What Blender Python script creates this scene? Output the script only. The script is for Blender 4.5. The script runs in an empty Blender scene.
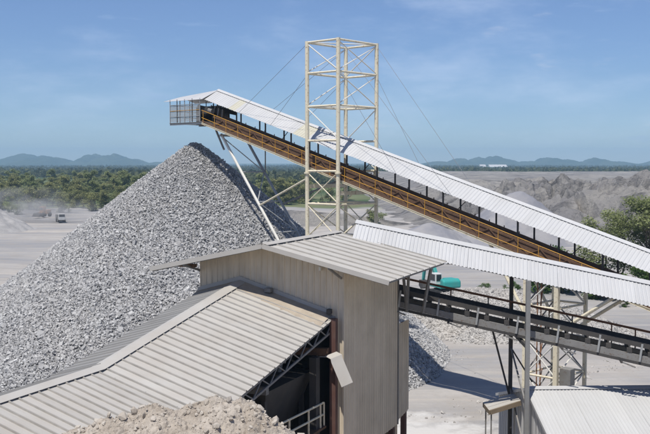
import bpy, math, random
import numpy as np
from math import radians, sin, cos, pi, atan, tan, sqrt
from mathutils import Vector, Matrix

SC = bpy.context.scene
COL = SC.collection
random.seed(7)
RNG = np.random.default_rng(7)

# ------------------------------------------------------------------ camera
cam = bpy.data.cameras.new('camera')
cam.sensor_width = 36.0
cam.lens = 36.0 * 900 / 650
cam.clip_start = 0.2
cam.clip_end = 60000
camo = bpy.data.objects.new('camera', cam)
COL.objects.link(camo)
camo.location = (0, 0, 18)
camo.rotation_euler = (radians(90) - atan(54 / 900), 0, 0)
SC.camera = camo

# ------------------------------------------------------------------ light
SUN_EL = 66.5
SUN_AZ = math.atan2(-0.43, -0.90)          # towards the sun, from +Y clockwise
W = bpy.data.worlds.new('World')
SC.world = W
W.use_nodes = True
nt = W.node_tree
for n in list(nt.nodes):
    nt.nodes.remove(n)
wo = nt.nodes.new('ShaderNodeOutputWorld')
bg = nt.nodes.new('ShaderNodeBackground')
bg.inputs['Strength'].default_value = 0.078
sky = nt.nodes.new('ShaderNodeTexSky')
sky.sky_type = 'NISHITA'
sky.sun_disc = False
sky.sun_elevation = radians(SUN_EL)
sky.sun_rotation = SUN_AZ % (2 * pi)
sky.altitude = 100
sky.air_density = 1.0
sky.dust_density = 0.0
sky.ozone_density = 5.0
hs = nt.nodes.new('ShaderNodeHueSaturation')
hs.inputs['Hue'].default_value = 0.508
hs.inputs['Saturation'].default_value = 1.06
nt.links.new(sky.outputs['Color'], hs.inputs['Color'])
tc = nt.nodes.new('ShaderNodeTexCoord')
# moist tropical air: the low sky keeps its blue all the way round the horizon
sz_ = nt.nodes.new('ShaderNodeSeparateXYZ')
nt.links.new(tc.outputs['Generated'], sz_.inputs[0])
el = nt.nodes.new('ShaderNodeValToRGB')
el.color_ramp.elements[0].position = 0.0
el.color_ramp.elements[0].color = (0.60, 0.73, 1.0, 1)
el.color_ramp.elements[1].position = 0.26
el.color_ramp.elements[1].color = (1.0, 0.96, 0.98, 1)
e2 = el.color_ramp.elements.new(0.085)
e2.color = (0.71, 0.78, 0.93, 1)
nt.links.new(sz_.outputs[2], el.inputs['Fac'])
tn = nt.nodes.new('ShaderNodeMix')
tn.data_type = 'RGBA'; tn.blend_type = 'MULTIPLY'
tn.inputs[0].default_value = 1.0
nt.links.new(hs.outputs['Color'], tn.inputs[6])
nt.links.new(el.outputs['Color'], tn.inputs[7])
def cloud_layer(scale, loc, detail, rough, lo, hi, amount):
    mp = nt.nodes.new('ShaderNodeMapping')
    mp.inputs['Scale'].default_value = scale
    mp.inputs['Location'].default_value = loc
    nz = nt.nodes.new('ShaderNodeTexNoise')
    nz.inputs['Scale'].default_value = 1.0
    nz.inputs['Detail'].default_value = detail
    nz.inputs['Roughness'].default_value = rough
    mr_ = nt.nodes.new('ShaderNodeMapRange')
    mr_.interpolation_type = 'SMOOTHSTEP'
    mr_.inputs['From Min'].default_value = lo
    mr_.inputs['From Max'].default_value = hi
    mr_.inputs['To Max'].default_value = amount
    nt.links.new(tc.outputs['Generated'], mp.inputs['Vector'])
    nt.links.new(mp.outputs[0], nz.inputs['Vector'])
    nt.links.new(nz.outputs['Fac'], mr_.inputs['Value'])
    return mr_.outputs[0]
last = tn.outputs[2]
for args, colr in (((( 4.0, 4.0, 13.0), (3.1, 0.4, 1.7), 7, 0.60, 0.46, 0.78, 0.38), (7.6, 8.6, 10.4)),      # thin veils
                   (((8.5, 8.5, 34.0), (6.3, 1.2, 9.6), 7, 0.60, 0.60, 0.78, 0.34), (8.4, 8.2, 8.6)),       # small puffs
                   (((16.0, 16.0, 80.0), (8.3, 2.2, 4.6), 6, 0.58, 0.60, 0.76, 0.30), (3.6, 4.9, 7.4))):        # their grey undersides
    mx = nt.nodes.new('ShaderNodeMix')
    mx.data_type = 'RGBA'
    mx.inputs[7].default_value = (*colr, 1)
    nt.links.new(cloud_layer(*args), mx.inputs[0])
    nt.links.new(last, mx.inputs[6])
    last = mx.outputs[2]
nt.links.new(last, bg.inputs['Color'])
nt.links.new(bg.outputs[0], wo.inputs['Surface'])

sun = bpy.data.lights.new('sun', 'SUN')
sun.energy = 3.7
sun.angle = radians(0.53)
sun.color = (1.0, 0.96, 0.89)
suno = bpy.data.objects.new('sun', sun)
COL.objects.link(suno)
suno.location = (-30, -60, 90)
sd = Vector((0.43, 0.90, 0)).normalized() * cos(radians(SUN_EL)) + Vector((0, 0, -sin(radians(SUN_EL))))
suno.rotation_euler = sd.to_track_quat('-Z', 'Y').to_euler()

SC.view_settings.view_transform = 'Standard'
SC.view_settings.look = 'None'
SC.view_settings.exposure = 0.48
SC.view_settings.gamma = 1.0
SC.view_settings.use_curve_mapping = False
SC.cycles.use_denoising = True
SC.cycles.max_bounces = 5
SC.cycles.volume_bounces = 0
SC.cycles.transparent_max_bounces = 6

# ------------------------------------------------------------------ helpers
def noise2(x, y, seed=0):
    xi = np.floor(x).astype(np.int64); yi = np.floor(y).astype(np.int64)
    xf = x - xi; yf = y - yi
    def h(a, b):
        n = (a * 374761393 + b * 668265263 + seed * 1442695041) & 0xFFFFFFFF
        n = ((n ^ (n >> 13)) * 1274126177) & 0xFFFFFFFF
        n = n ^ (n >> 16)
        return (n & 0xFFFF) / 65535.0
    u = xf * xf * (3 - 2 * xf); v = yf * yf * (3 - 2 * yf)
    a = h(xi, yi) * (1 - u) + h(xi + 1, yi) * u
    b = h(xi, yi + 1) * (1 - u) + h(xi + 1, yi + 1) * u
    return a * (1 - v) + b * v

def fbm(x, y, oct=5, seed=0, gain=0.5, ridged=False):
    x = np.asarray(x, float); y = np.asarray(y, float)
    s = 0; a = 1; t = 0
    for i in range(oct):
        n = noise2(x * 2 ** i + 17.3 * i, y * 2 ** i - 9.1 * i, seed + i)
        if ridged:
            n = 1 - np.abs(2 * n - 1)
        s = s + a * n; t += a; a *= gain
    return s / t

def smooth(e0, e1, x):
    t = np.clip((np.asarray(x, float) - e0) / (e1 - e0), 0, 1)
    return t * t * (3 - 2 * t)

MATS = {}
class G:
    """tiny node-graph writer"""
    def __init__(self, name, rough=0.7, spec=0.3, metal=0.0):
        self.m = bpy.data.materials.new(name)
        self.m.use_nodes = True
        self.t = self.m.node_tree
        self.b = self.t.nodes['Principled BSDF']
        self.b.inputs['Roughness'].default_value = rough
        self.b.inputs['Specular IOR Level'].default_value = spec
        self.b.inputs['Metallic'].default_value = metal
        MATS[name] = self.m
    def n(self, ty, **kw):
        o = self.t.nodes.new(ty)
        for k, v in kw.items():
            setattr(o, k, v)
        return o
    def l(self, a, b):
        self.t.links.new(a, b)
    def pos(self, scale=(1, 1, 1), obj=False, rot=(0, 0, 0)):
        if obj:
            v = self.n('ShaderNodeTexCoord').outputs['Object']
        else:
            v = self.n('ShaderNodeNewGeometry').outputs['Position']
        mp = self.n('ShaderNodeMapping')
        mp.inputs['Scale'].default_value = scale
        mp.inputs['Rotation'].default_value = rot
        self.l(v, mp.inputs['Vector'])
        return mp.outputs[0]
    def noise(self, vec, scale, detail=4, rough=0.55, lo=0.35, hi=0.65, dist=0.0):
        z = self.n('ShaderNodeTexNoise')
        z.inputs['Scale'].default_value = scale
        z.inputs['Detail'].default_value = detail
        z.inputs['Roughness'].default_value = rough
        z.inputs['Distortion'].default_value = dist
        self.l(vec, z.inputs['Vector'])
        r = self.n('ShaderNodeMapRange')
        r.inputs['From Min'].default_value = lo
        r.inputs['From Max'].default_value = hi
        self.l(z.outputs['Fac'], r.inputs['Value'])
        return r.outputs[0]
    def mix(self, f, a, b, mode='MIX'):
        m = self.n('ShaderNodeMix', data_type='RGBA', blend_type=mode)
        for v, i in ((f, 0), (a, 6), (b, 7)):
            if hasattr(v, 'links'):
                self.l(v, m.inputs[i])
            else:
                m.inputs[i].default_value = v if i == 0 else (*v, 1)
        return m.outputs[2]
    def mul(self, a, b, op='MULTIPLY'):
        m = self.n('ShaderNodeMath', operation=op)
        for v, i in ((a, 0), (b, 1)):
            if hasattr(v, 'links'):
                self.l(v, m.inputs[i])
            else:
                m.inputs[i].default_value = v
        return m.outputs[0]
    def attr(self, name):
        a = self.n('ShaderNodeAttribute')
        a.attribute_name = name
        return a.outputs['Fac']
    def rnd(self):
        return self.n('ShaderNodeObjectInfo').outputs['Random']
    def col(self, c):
        if hasattr(c, 'links'):
            self.l(c, self.b.inputs['Base Color'])
        else:
            self.b.inputs['Base Color'].default_value = (*c, 1)
    def bump(self, h, strength=0.3, dist=0.02):
        b = self.n('ShaderNodeBump')
        b.inputs['Strength'].default_value = strength
        b.inputs['Distance'].default_value = dist
        self.l(h, b.inputs['Height'])
        self.l(b.outputs[0], self.b.inputs['Normal'])

def paint(name, c, c2=None, rough=0.6, metal=0.0, scale=1.5, rust=None, dirt=0.5):
    """painted steel: two close tones, dirt patches, optional rust spots"""
    g = G(name, rough, 0.35, metal)
    p = g.pos()
    c2 = c2 or tuple(x * 0.72 for x in c)
    k = g.mix(g.mul(g.noise(p, scale, 6, 0.62, 0.38, 0.68), dirt), c, c2)
    if rust:
        k = g.mix(g.mul(g.noise(p, scale * 4.5, 5, 0.6, 0.56, 0.70), 0.8), k, rust)
    g.col(k)
    return g.m

def sheet_mat(name, c, dust, rough=0.5, metal=0.0, streak=0.6, amount=0.5, rust=None, var=0.16, ax=0, seam=None):
    """profiled metal sheet: tone differs sheet to sheet, dust lies in patches and streaks run down it"""
    g = G(name, rough, 0.4, metal)
    p = g.pos()
    po = g.pos((5, 0.6, 0.6) if ax == 0 else (0.6, 5, 0.6), obj=True)
    f = g.mul(g.noise(p, 0.55, 6, 0.6, 0.36, 0.68), amount)
    k = g.mix(f, c, dust)
    st = g.mul(g.noise(po, 1.0, 4, 0.6, 0.45, 0.78), streak)
    k = g.mix(st, k, tuple(x * 0.62 for x in dust))
    if rust:
        k = g.mix(g.mul(g.noise(p, 2.7, 6, 0.65, 0.60, 0.72), 0.8), k, rust)
    if seam:      # grime gathered along both sides of each standing rib
        x = g.n('ShaderNodeSeparateXYZ'); g.l(g.n('ShaderNodeTexCoord').outputs['Object'], x.inputs[0])
        f = 0.0
        for w_ in ((0.0,) if seam > 5 else (seam,)):
            mm = g.n('ShaderNodeMapRange'); mm.inputs['From Min'].default_value = 0.125 if w_ == 0 else w_ - 0.125; mm.inputs['From Max'].default_value = 0.105 if w_ == 0 else w_ - 0.105
            g.l(x.outputs[0], mm.inputs['Value'])
            f = g.mul(mm.outputs[0], f, 'MAXIMUM')
        f = g.mul(f, g.mul(g.mul(g.noise(p, 1.7, 4, 0.6, 0.3, 0.7), 0.35), 0.22, 'ADD'))
        k = g.mix(f, k, (0.16, 0.148, 0.13))
    r = g.mul(g.mul(g.rnd(), var), 1 - var * 0.6, 'ADD')
    k = g.mix(1.0, k, g.n_rgb(r), 'MULTIPLY')
    g.col(k)
    return g.m
def _nrgb(self, v):
    c = self.n('ShaderNodeCombineColor')
    for i in range(3):
        self.l(v, c.inputs[i])
    return c.outputs[0]
G.n_rgb = _nrgb

def link(o, parent=None):
    COL.objects.link(o)
    if parent is not None:
        o.parent = parent
    return o

def tag(o, label=None, cat=None, group=None, kind=None):
    if label: o['label'] = label
    if cat: o['category'] = cat
    if group: o['group'] = group
    if kind: o['kind'] = kind
    return o

def empty(name, loc=(0, 0, 0), rz=0.0, label=None, cat=None, group=None):
    o = bpy.data.objects.new(name, None)
    o.empty_display_size = 0.5
    o.location = loc
    o.rotation_euler = (0, 0, rz)
    link(o)
    return tag(o, label, cat, group)

def big_mesh(name, V, F, mat, tone=None, smooth_shade=False):
    """V (n,3) float, F (m,3|4) int"""
    me = bpy.data.meshes.new(name)
    V = np.ascontiguousarray(V, np.float32); F = np.ascontiguousarray(F, np.int32)
    k = F.shape[1]
    me.vertices.add(len(V)); me.vertices.foreach_set('co', V.ravel())
    me.loops.add(F.size); me.loops.foreach_set('vertex_index', F.ravel())
    me.polygons.add(len(F))
    me.polygons.foreach_set('loop_start', np.arange(0, F.size, k, dtype=np.int32))
    if tone is not None:
        a = me.attributes.new('tone', 'FLOAT', 'POINT')
        a.data.foreach_set('value', np.ascontiguousarray(tone, np.float32))
    me.update(calc_edges=True)
    me.polygons.foreach_set('use_smooth', np.full(len(F), smooth_shade))
    if mat: me.materials.append(mat)
    return me

def obj(name, me, parent=None, loc=(0, 0, 0), rot=(0, 0, 0)):
    o = bpy.data.objects.new(name, me)
    o.location = loc; o.rotation_euler = rot
    return link(o, parent)

class MB:
    def __init__(self):
        self.v = []; self.f = []
    def quadbox(self, P):
        b = len(self.v); self.v += [tuple(p) for p in P]
        for q in ((0, 3, 2, 1), (4, 5, 6, 7), (0, 1, 5, 4), (1, 2, 6, 5), (2, 3, 7, 6), (3, 0, 4, 7)):
            self.f.append(tuple(b + i for i in q))
        return self
    def box(self, x0, x1, y0, y1, z0, z1):
        return self.quadbox([(x0, y0, z0), (x1, y0, z0), (x1, y1, z0), (x0, y1, z0), (x0, y0, z1), (x1, y0, z1), (x1, y1, z1), (x0, y1, z1)])
    def bar(self, p, q, w, h=None, up=(0, 0, 1)):
        h = h or w
        p = Vector(p); q = Vector(q); d = (q - p).normalized(); up = Vector(up)
        if abs(d.dot(up)) > 0.98: up = Vector((0, 1, 0)) if abs(d.y) < 0.9 else Vector((1, 0, 0))
        r = d.cross(up).normalized() * (w / 2); t = r.cross(d).normalized() * (h / 2)
        return self.quadbox([p - r - t, p + r - t, p + r + t, p - r + t, q - r - t, q + r - t, q + r + t, q - r + t])
    def tube(self, p, q, r, r2=None, n=8, caps=True):
        r2 = r if r2 is None else r2
        p = Vector(p); q = Vector(q); d = (q - p).normalized()
        a = d.cross(Vector((0, 0, 1)))
        if a.length < 0.05: a = d.cross(Vector((1, 0, 0)))
        a.normalize(); c = d.cross(a)
        b = len(self.v)
        for i in range(n):
            w = 2 * pi * i / n; e = a * cos(w) + c * sin(w)
            self.v.append(tuple(p + e * r)); self.v.append(tuple(q + e * r2))
        for i in range(n):
            j = (i + 1) % n
            self.f.append((b + 2 * i, b + 2 * j, b + 2 * j + 1, b + 2 * i + 1))
        if caps:
            self.f.append(tuple(b + 2 * i for i in range(n))[::-1])
            self.f.append(tuple(b + 2 * i + 1 for i in range(n)))
        return self
    def angle(self, p, q, w, t, up=(0, 0, 1)):
        """steel angle: two legs"""
        p = Vector(p); q = Vector(q); d = (q - p).normalized(); up = Vector(up)
        if abs(d.dot(up)) > 0.98: up = Vector((0, 1, 0))
        r = d.cross(up).normalized(); s = r.cross(d).normalized()
        self.bar(p + r * (w / 2), q + r * (w / 2), w, t, s)
        self.bar(p + s * (w / 2 + t / 2), q + s * (w / 2 + t / 2), t, w, s)
        return self
    def channel(self, p, q, depth, flange, t, side=1, up=(0, 0, 1)):
        p = Vector(p); q = Vector(q); d = (q - p).normalized(); up = Vector(up)
        r = d.cross(up).normalized() * side; s = (d.cross(up)).normalized().cross(d).normalized()
        self.bar(p, q, t, depth, s)
        for e in (-1, 1):
            o = r * (flange / 2 + t / 2) + s * (e * (depth / 2 - t / 2))
            self.bar(p + o, q + o, flange, t, s)
        return self
    def poly(self, P, t=None, n=None):
        """flat polygon, extruded by vector n*t when given"""
        b = len(self.v); k = len(P)
        if t is None:
            self.v += [tuple(p) for p in P]; self.f.append(tuple(range(b, b + k)))
            return self
        n = Vector(n) * t
        self.v += [tuple(p) for p in P] + [tuple(Vector(p) + n) for p in P]
        self.f.append(tuple(range(b, b + k))[::-1]); self.f.append(tuple(range(b + k, b + 2 * k)))
        for i in range(k):
            j = (i + 1) % k
            self.f.append((b + i, b + j, b + k + j, b + k + i))
        return self
    def mesh(self, name, mat):
        me = bpy.data.meshes.new(name)
        me.from_pydata(self.v, [], self.f)
        me.update()
        if mat: me.materials.append(mat)
        return me
    def build(self, name, mat, parent=None, loc=(0, 0, 0)):
        return obj(name, self.mesh(name, mat), parent, loc)

def bevel(o, w=0.02, seg=2):
    m = o.modifiers.new('bevel', 'BEVEL'); m.width = w; m.segments = seg; m.limit_method = 'ANGLE'
    return o

# ------------------------------------------------------------------ materials
def rock_mat(name, lo, hi, warm, rough=0.9):
    g = G(name, rough, 0.25)
    p = g.pos()
    t = g.attr('tone')
    k = g.mix(t, lo, hi)
    k = g.mix(g.mul(g.noise(p, 0.22, 4, 0.6, 0.40, 0.66), 0.55), k, warm)
    k = g.mix(g.mul(g.noise(p, 9.0, 3, 0.6, 0.3, 0.7), 0.35), k, tuple(x * 0.7 for x in hi))
    g.col(k)
    return g.m
M_ROCK = rock_mat('crushed_rock', (0.195, 0.193, 0.197), (0.52, 0.513, 0.50), (0.43, 0.415, 0.395))
M_ROCK2 = rock_mat('pale_crushed_rock', (0.22, 0.21, 0.20), (0.50, 0.48, 0.45), (0.46, 0.42, 0.37))
M_CORE = rock_mat('rock_fines', (0.13, 0.13, 0.135), (0.25, 0.25, 0.25), (0.24, 0.23, 0.21))

g = G('yard_ground', 0.95, 0.15)
p = g.pos()
a = g.noise(p, 0.035, 6, 0.6, 0.36, 0.64)
k = g.mix(a, (0.42, 0.385, 0.345), (0.27, 0.268, 0.272))
tr = g.noise(g.pos((0.012, 0.10, 0.1), rot=(0, 0, radians(8))), 1.0, 6, 0.62, 0.42, 0.62, 0.6)
k = g.mix(g.mul(tr, 0.8), k, (0.215, 0.22, 0.235))
tr2 = g.noise(g.pos((0.02, 0.22, 0.1), rot=(0, 0, radians(-16))), 1.0, 5, 0.6, 0.52, 0.66, 0.8)
k = g.mix(g.mul(tr2, 0.45), k, (0.50, 0.46, 0.41))
k = g.mix(g.mul(g.noise(p, 1.3, 6, 0.7, 0.35, 0.7), 0.35), k, (0.27, 0.255, 0.235))
tr3 = g.noise(g.pos((0.05, 0.9, 0.1), rot=(0, 0, radians(20))), 1.0, 5, 0.6, 0.50, 0.64, 0.9)
k = g.mix(g.mul(tr3, 0.28), k, (0.47, 0.42, 0.355))
k = g.mix(g.mul(g.noise(p, 0.22, 6, 0.68, 0.48, 0.66), 0.45), k, (0.30, 0.265, 0.225))
# lime dust spilled on the yard beside the house
vd = g.n('ShaderNodeVectorMath', operation='DISTANCE'); vd.inputs[1].default_value = (5.0, 57.5, 0)
g.l(g.n('ShaderNodeNewGeometry').outputs['Position'], vd.inputs[0])
lm = g.n('ShaderNodeMapRange'); lm.inputs['From Min'].default_value = 10.5; lm.inputs['From Max'].default_value = 7.0
g.l(g.mul(vd.outputs['Value'], g.mul(g.noise(p, 0.5, 5, 0.65, 0.3, 0.7), 5.0), 'ADD'), lm.inputs['Value'])
k = g.mix(g.mul(lm.outputs[0], 0.8), k, (0.56, 0.545, 0.52))
sx = g.n('ShaderNodeSeparateXYZ'); g.l(g.n('ShaderNodeNewGeometry').outputs['Position'], sx.inputs[0])
# beyond the quarry the plain is scrub and fields
fy = g.mul(sx.outputs[1], g.mul(g.noise(p, 0.012, 4, 0.6, 0.3, 0.7), 60.0), 'ADD')
mr = g.n('ShaderNodeMapRange'); mr.inputs['From Min'].default_value = 372; mr.inputs['From Max'].default_value = 392
g.l(fy, mr.inputs['Value'])
field = g.mix(g.noise(p, 0.010, 5, 0.6, 0.40, 0.60), (0.055, 0.085, 0.030), (0.16, 0.17, 0.085))
field = g.mix(g.noise(g.pos((0.0016, 0.006, 1)), 1.0, 3, 0.5, 0.56, 0.62), field, (0.12, 0.20, 0.06))
k = g.mix(mr.outputs[0], k, field)
g.col(k)
g.bump(g.noise(p, 2.2, 6, 0.7, 0.2, 0.8), 0.5, 0.08)
M_GROUND = g.m

g = G('bank_soil', 0.95, 0.15)
p = g.pos()
k = g.mix(g.noise(p, 0.9, 6, 0.65, 0.34, 0.66), (0.34, 0.29, 0.235), (0.47, 0.42, 0.36))
k = g.mix(g.mul(g.noise(p, 7.0, 5, 0.7, 0.5, 0.7), 0.7), k, (0.20, 0.17, 0.14))
g.col(k); g.bump(g.noise(p, 14.0, 6, 0.7, 0.2, 0.8), 0.7, 0.04)
M_SOIL = g.m
M_CLOD = rock_mat('soil_clods', (0.30, 0.26, 0.21), (0.52, 0.48, 0.42), (0.36, 0.31, 0.26))

g = G('spoil', 0.95, 0.15)
p = g.pos()
k = g.mix(g.noise(p, 0.030, 6, 0.62, 0.38, 0.62), (0.26, 0.248, 0.248), (0.41, 0.38, 0.34))
k = g.mix(g.noise(g.pos((0.10, 0.10, 0.04)), 1.0, 6, 0.66, 0.50, 0.62), k, (0.13, 0.123, 0.12))
k = g.mix(g.mul(g.noise(p, 0.5, 5, 0.7, 0.4, 0.7), 0.4), k, (0.36, 0.34, 0.305))
g.col(k); g.bump(g.noise(p, 0.55, 8, 0.72, 0.2, 0.8), 1.0, 1.2)
M_SPOIL = g.m
g = G('grey_fines', 0.95, 0.15)
p = g.pos()
k = g.mix(g.noise(p, 0.16, 5, 0.6, 0.4, 0.6), (0.225, 0.225, 0.245), (0.29, 0.28, 0.28))
g.col(k); g.bump(g.noise(p, 1.2, 6, 0.7, 0.2, 0.8), 0.6, 0.2)
M_FINES = g.m
g = G('pale_sand', 0.95, 0.15)
p = g.pos()
g.col(g.mix(g.noise(p, 0.3, 5, 0.6, 0.4, 0.6), (0.38, 0.365, 0.35), (0.29, 0.28, 0.272)))
g.bump(g.noise(p, 1.2, 6, 0.7, 0.2, 0.8), 0.6, 0.2)
M_SAND = g.m
g = G('hill_forest', 0.95, 0.1)
p = g.pos()
g.col(g.mix(g.noise(p, 0.004, 6, 0.6, 0.35, 0.65), (0.035, 0.055, 0.028), (0.075, 0.095, 0.05)))
M_HILL = g.m

M_WHITE = sheet_mat('white_roof_sheet', (0.485, 0.483, 0.478), (0.43, 0.42, 0.40), 0.45, 0.0, 0.15, 0.35, None, 0.08)
M_SKYL = sheet_mat('yellowed_roof_sheet', (0.50, 0.48, 0.39), (0.40, 0.37, 0.29), 0.5, 0.0, 0.3, 0.4, None, 0.06)
M_ZINC = sheet_mat('dusty_zinc_sheet', (0.45, 0.43, 0.395), (0.385, 0.355, 0.31), 0.6, 0.0, 0.12, 0.6, None, 0.06, 0, 9.0)
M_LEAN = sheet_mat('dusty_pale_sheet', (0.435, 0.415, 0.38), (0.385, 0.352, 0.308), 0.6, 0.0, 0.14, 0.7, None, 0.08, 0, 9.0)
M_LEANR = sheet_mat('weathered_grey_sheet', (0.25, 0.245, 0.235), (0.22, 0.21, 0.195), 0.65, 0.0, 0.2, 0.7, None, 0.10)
M_PLAIN = sheet_mat('dusty_pale_flashing', (0.435, 0.415, 0.38), (0.385, 0.352, 0.308), 0.6, 0.0, 0.0, 0.7, None, 0.05)
M_WALL = sheet_mat('beige_wall_sheet', (0.67, 0.58, 0.45), (0.58, 0.495, 0.375), 0.6, 0.05, 0.45, 0.7, None, 0.12)
M_SHED = sheet_mat('white_shed_sheet', (0.49, 0.488, 0.482), (0.44, 0.43, 0.41), 0.45, 0.0, 0.15, 0.3, None, 0.06)
g = G('settled_dust', 0.95, 0.1)
p = g.pos()
g.col(g.mix(g.noise(p, 1.6, 6, 0.65, 0.38, 0.62), (0.40, 0.345, 0.275), (0.33, 0.28, 0.225)))
M_DUST = g.m
M_CREAM = paint('cream_steel', (0.70, 0.635, 0.48), (0.58, 0.51, 0.37), 0.55, 0.0, 1.2, (0.30, 0.19, 0.10))
M_WSTEEL = paint('white_steel', (0.68, 0.66, 0.60), (0.52, 0.49, 0.42), 0.55, 0.0, 1.5)
M_RUST = paint('rusty_brown_steel', (0.115, 0.065, 0.040), (0.19, 0.115, 0.065), 0.85, 0.0, 1.4, (0.055, 0.035, 0.025))
M_RUSTRAIL = paint('rusty_rail', (0.27, 0.125, 0.06), (0.17, 0.08, 0.045), 0.8, 0.0, 3.0)
M_YEL = paint('orange_yellow_paint', (0.52, 0.27, 0.035), (0.34, 0.17, 0.04), 0.55, 0.0, 2.0, (0.16, 0.08, 0.04))
M_GREY = paint('grey_steel', (0.22, 0.215, 0.205), (0.15, 0.14, 0.13), 0.6, 0.0, 1.6, (0.13, 0.085, 0.055))
M_GALV = paint('galvanised_steel', (0.36, 0.37, 0.37), (0.27, 0.27, 0.26), 0.5, 0.2, 1.6)
M_POST = paint('dull_grey_post', (0.235, 0.235, 0.23), (0.18, 0.175, 0.165), 0.6, 0.0, 1.6)
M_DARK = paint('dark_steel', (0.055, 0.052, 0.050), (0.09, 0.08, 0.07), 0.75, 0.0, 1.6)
M_SHADE = paint('interior_shade', (0.013, 0.0125, 0.012), (0.022, 0.020, 0.019), 0.85, 0.0, 1.2)  # near-black colour standing in for deep shade under the shed roof
M_BELT = paint('rubber_belt', (0.030, 0.029, 0.028), (0.10, 0.09, 0.08), 0.85, 0.0, 2.0)
M_REDPOST = paint('oxide_red_steel', (0.105, 0.052, 0.042), (0.15, 0.10, 0.08), 0.7, 0.0, 1.4)
M_CABLE = paint('cable_steel', (0.17, 0.18, 0.20), (0.12, 0.12, 0.13), 0.5, 0.2, 2)
M_MESH = paint('mesh_panel', (0.42, 0.42, 0.41), (0.30, 0.27, 0.23), 0.6, 0.0, 3)
M_GUARD = paint('faded_guard_sheet', (0.30, 0.25, 0.21), (0.20, 0.15, 0.11), 0.7, 0.0, 2)
M_CONC = paint('concrete', (0.50, 0.48, 0.45), (0.40, 0.38, 0.35), 0.9, 0.0, 0.8)
M_TURQ = paint('turquoise_paint', (0.035, 0.31, 0.28), (0.08, 0.25, 0.225), 0.4, 0.0, 1.0)
M_GLASS = paint('dark_glass', (0.03, 0.035, 0.04), (0.05, 0.055, 0.06), 0.12, 0.0, 1.0)
M_TYRE = paint('black_rubber', (0.03, 0.03, 0.03), (0.08, 0.075, 0.07), 0.85)
M_TRUCK = paint('white_vehicle_paint', (0.62, 0.62, 0.60), (0.48, 0.46, 0.42), 0.4)
M_ORANGE = paint('orange_vehicle_paint', (0.50, 0.20, 0.03), (0.40, 0.20, 0.06), 0.45)
M_BARK = paint('bark', (0.12, 0.095, 0.07), (0.07, 0.055, 0.04), 0.95)
M_THATCH = paint('weathered_brown_sheet', (0.20, 0.155, 0.105), (0.13, 0.095, 0.065), 0.9, 0.0, 2.5)
def leaf_mat(name, dark, light, tip):
    g = G(name, 0.7, 0.25)
    p = g.pos()
    k = g.mix(g.attr('tone'), dark, light)
    k = g.mix(g.mul(g.noise(p, 0.35, 3, 0.5, 0.4, 0.65), 0.6), k, tip)
    g.col(k)
    tr = g.n('ShaderNodeBsdfTranslucent'); g.l(k, tr.inputs['Color'])
    ms = g.n('ShaderNodeMixShader'); ms.inputs[0].default_value = 0.42
    g.l(g.b.outputs[0], ms.inputs[1]); g.l(tr.outputs[0], ms.inputs[2])
    g.l(ms.outputs[0], g.t.nodes['Material Output'].inputs['Surface'])
    return g.m
M_LEAF = leaf_mat('light_foliage', (0.150, 0.185, 0.070), (0.340, 0.375, 0.165), (0.290, 0.310, 0.150))
M_LEAFB = leaf_mat('scrub_foliage', (0.160, 0.180, 0.072), (0.340, 0.345, 0.140), (0.300, 0.285, 0.130))
M_WOOD = leaf_mat('far_woodland', (0.060, 0.075, 0.036), (0.135, 0.150, 0.065), (0.11, 0.12, 0.06))
M_LEAFC = leaf_mat('bright_shrub_foliage', (0.055, 0.110, 0.022), (0.130, 0.210, 0.050), (0.09, 0.15, 0.04))

# ------------------------------------------------------------------ ground, hills, terrain
def axis(fine0, fine1, step, far0, far1):
    a = list(np.arange(fine0, fine1 + step * 0.5, step))
    s = step; x = fine1
    while x < far1:
        s *= 1.35; x += s; a.append(min(x, far1))
    s = step; x = fine0; pre = []
    while x > far0:
        s *= 1.35; x -= s; pre.append(max(x, far0))
    return np.array(pre[::-1] + a)

def grid(xs, ys, zf):
    X, Y = np.meshgrid(xs, ys)
    Z = zf(X, Y)
    V = np.stack([X.ravel(), Y.ravel(), Z.ravel()], 1)
    nx, ny = len(xs), len(ys)
    i = np.arange(nx * ny).reshape(ny, nx)
    F = np.stack([i[:-1, :-1].ravel(), i[:-1, 1:].ravel(), i[1:, 1:].ravel(), i[1:, :-1].ravel()], 1)
    return V, F

def ground_z(X, Y):
    w = smooth(20, 60, Y) * (1 - smooth(330, 600, Y)) * (1 - smooth(150, 300, np.abs(X)))
    z = (fbm(X / 24, Y / 24, 4, 3) - 0.5) * 1.0 + (fbm(X / 3.5, Y / 3.5, 3, 9) - 0.5) * 0.22
    # wheel ruts sweeping across the yard
    rut = np.sin((Y + 0.16 * X + 9 * np.sin(X / 60.0)) / 3.1)
    z = z + 0.05 * rut * smooth(90, 130, Y)
    return z * w - 0.05
V, F = grid(axis(-140, 150, 1.6, -22000, 22000), axis(40, 350, 1.6, -400, 30000), ground_z)
ground = tag(obj('ground', big_mesh('ground', V, F, M_GROUND, None, True)), 'dusty pale grey quarry yard running out to a green plain', None, None, 'structure')

# the bank on which the photograph was taken
def bank_z(X, Y):
    z = 16.25 - 0.40 * np.clip(Y - 0.5, 0, 60)
    z = z + (fbm(X / 3.0, Y / 3.0, 5, 21) - 0.5) * 0.8 * smooth(2, 6, Y)
    z = np.where(Y > 38, z - (Y - 38) * 0.25, z)
    return z * (1 - smooth(32, 46, np.abs(X))) - 0.3 * smooth(32, 46, np.abs(X))
V, F = grid(np.arange(-46, 46.1, 0.5), np.arange(-8, 44.1, 0.4), bank_z)
tag(obj('dirt_bank', big_mesh('dirt_bank', V, F, M_SOIL, None, True)), 'brown dirt bank sloping down below the viewpoint', None, None, 'structure')

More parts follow.
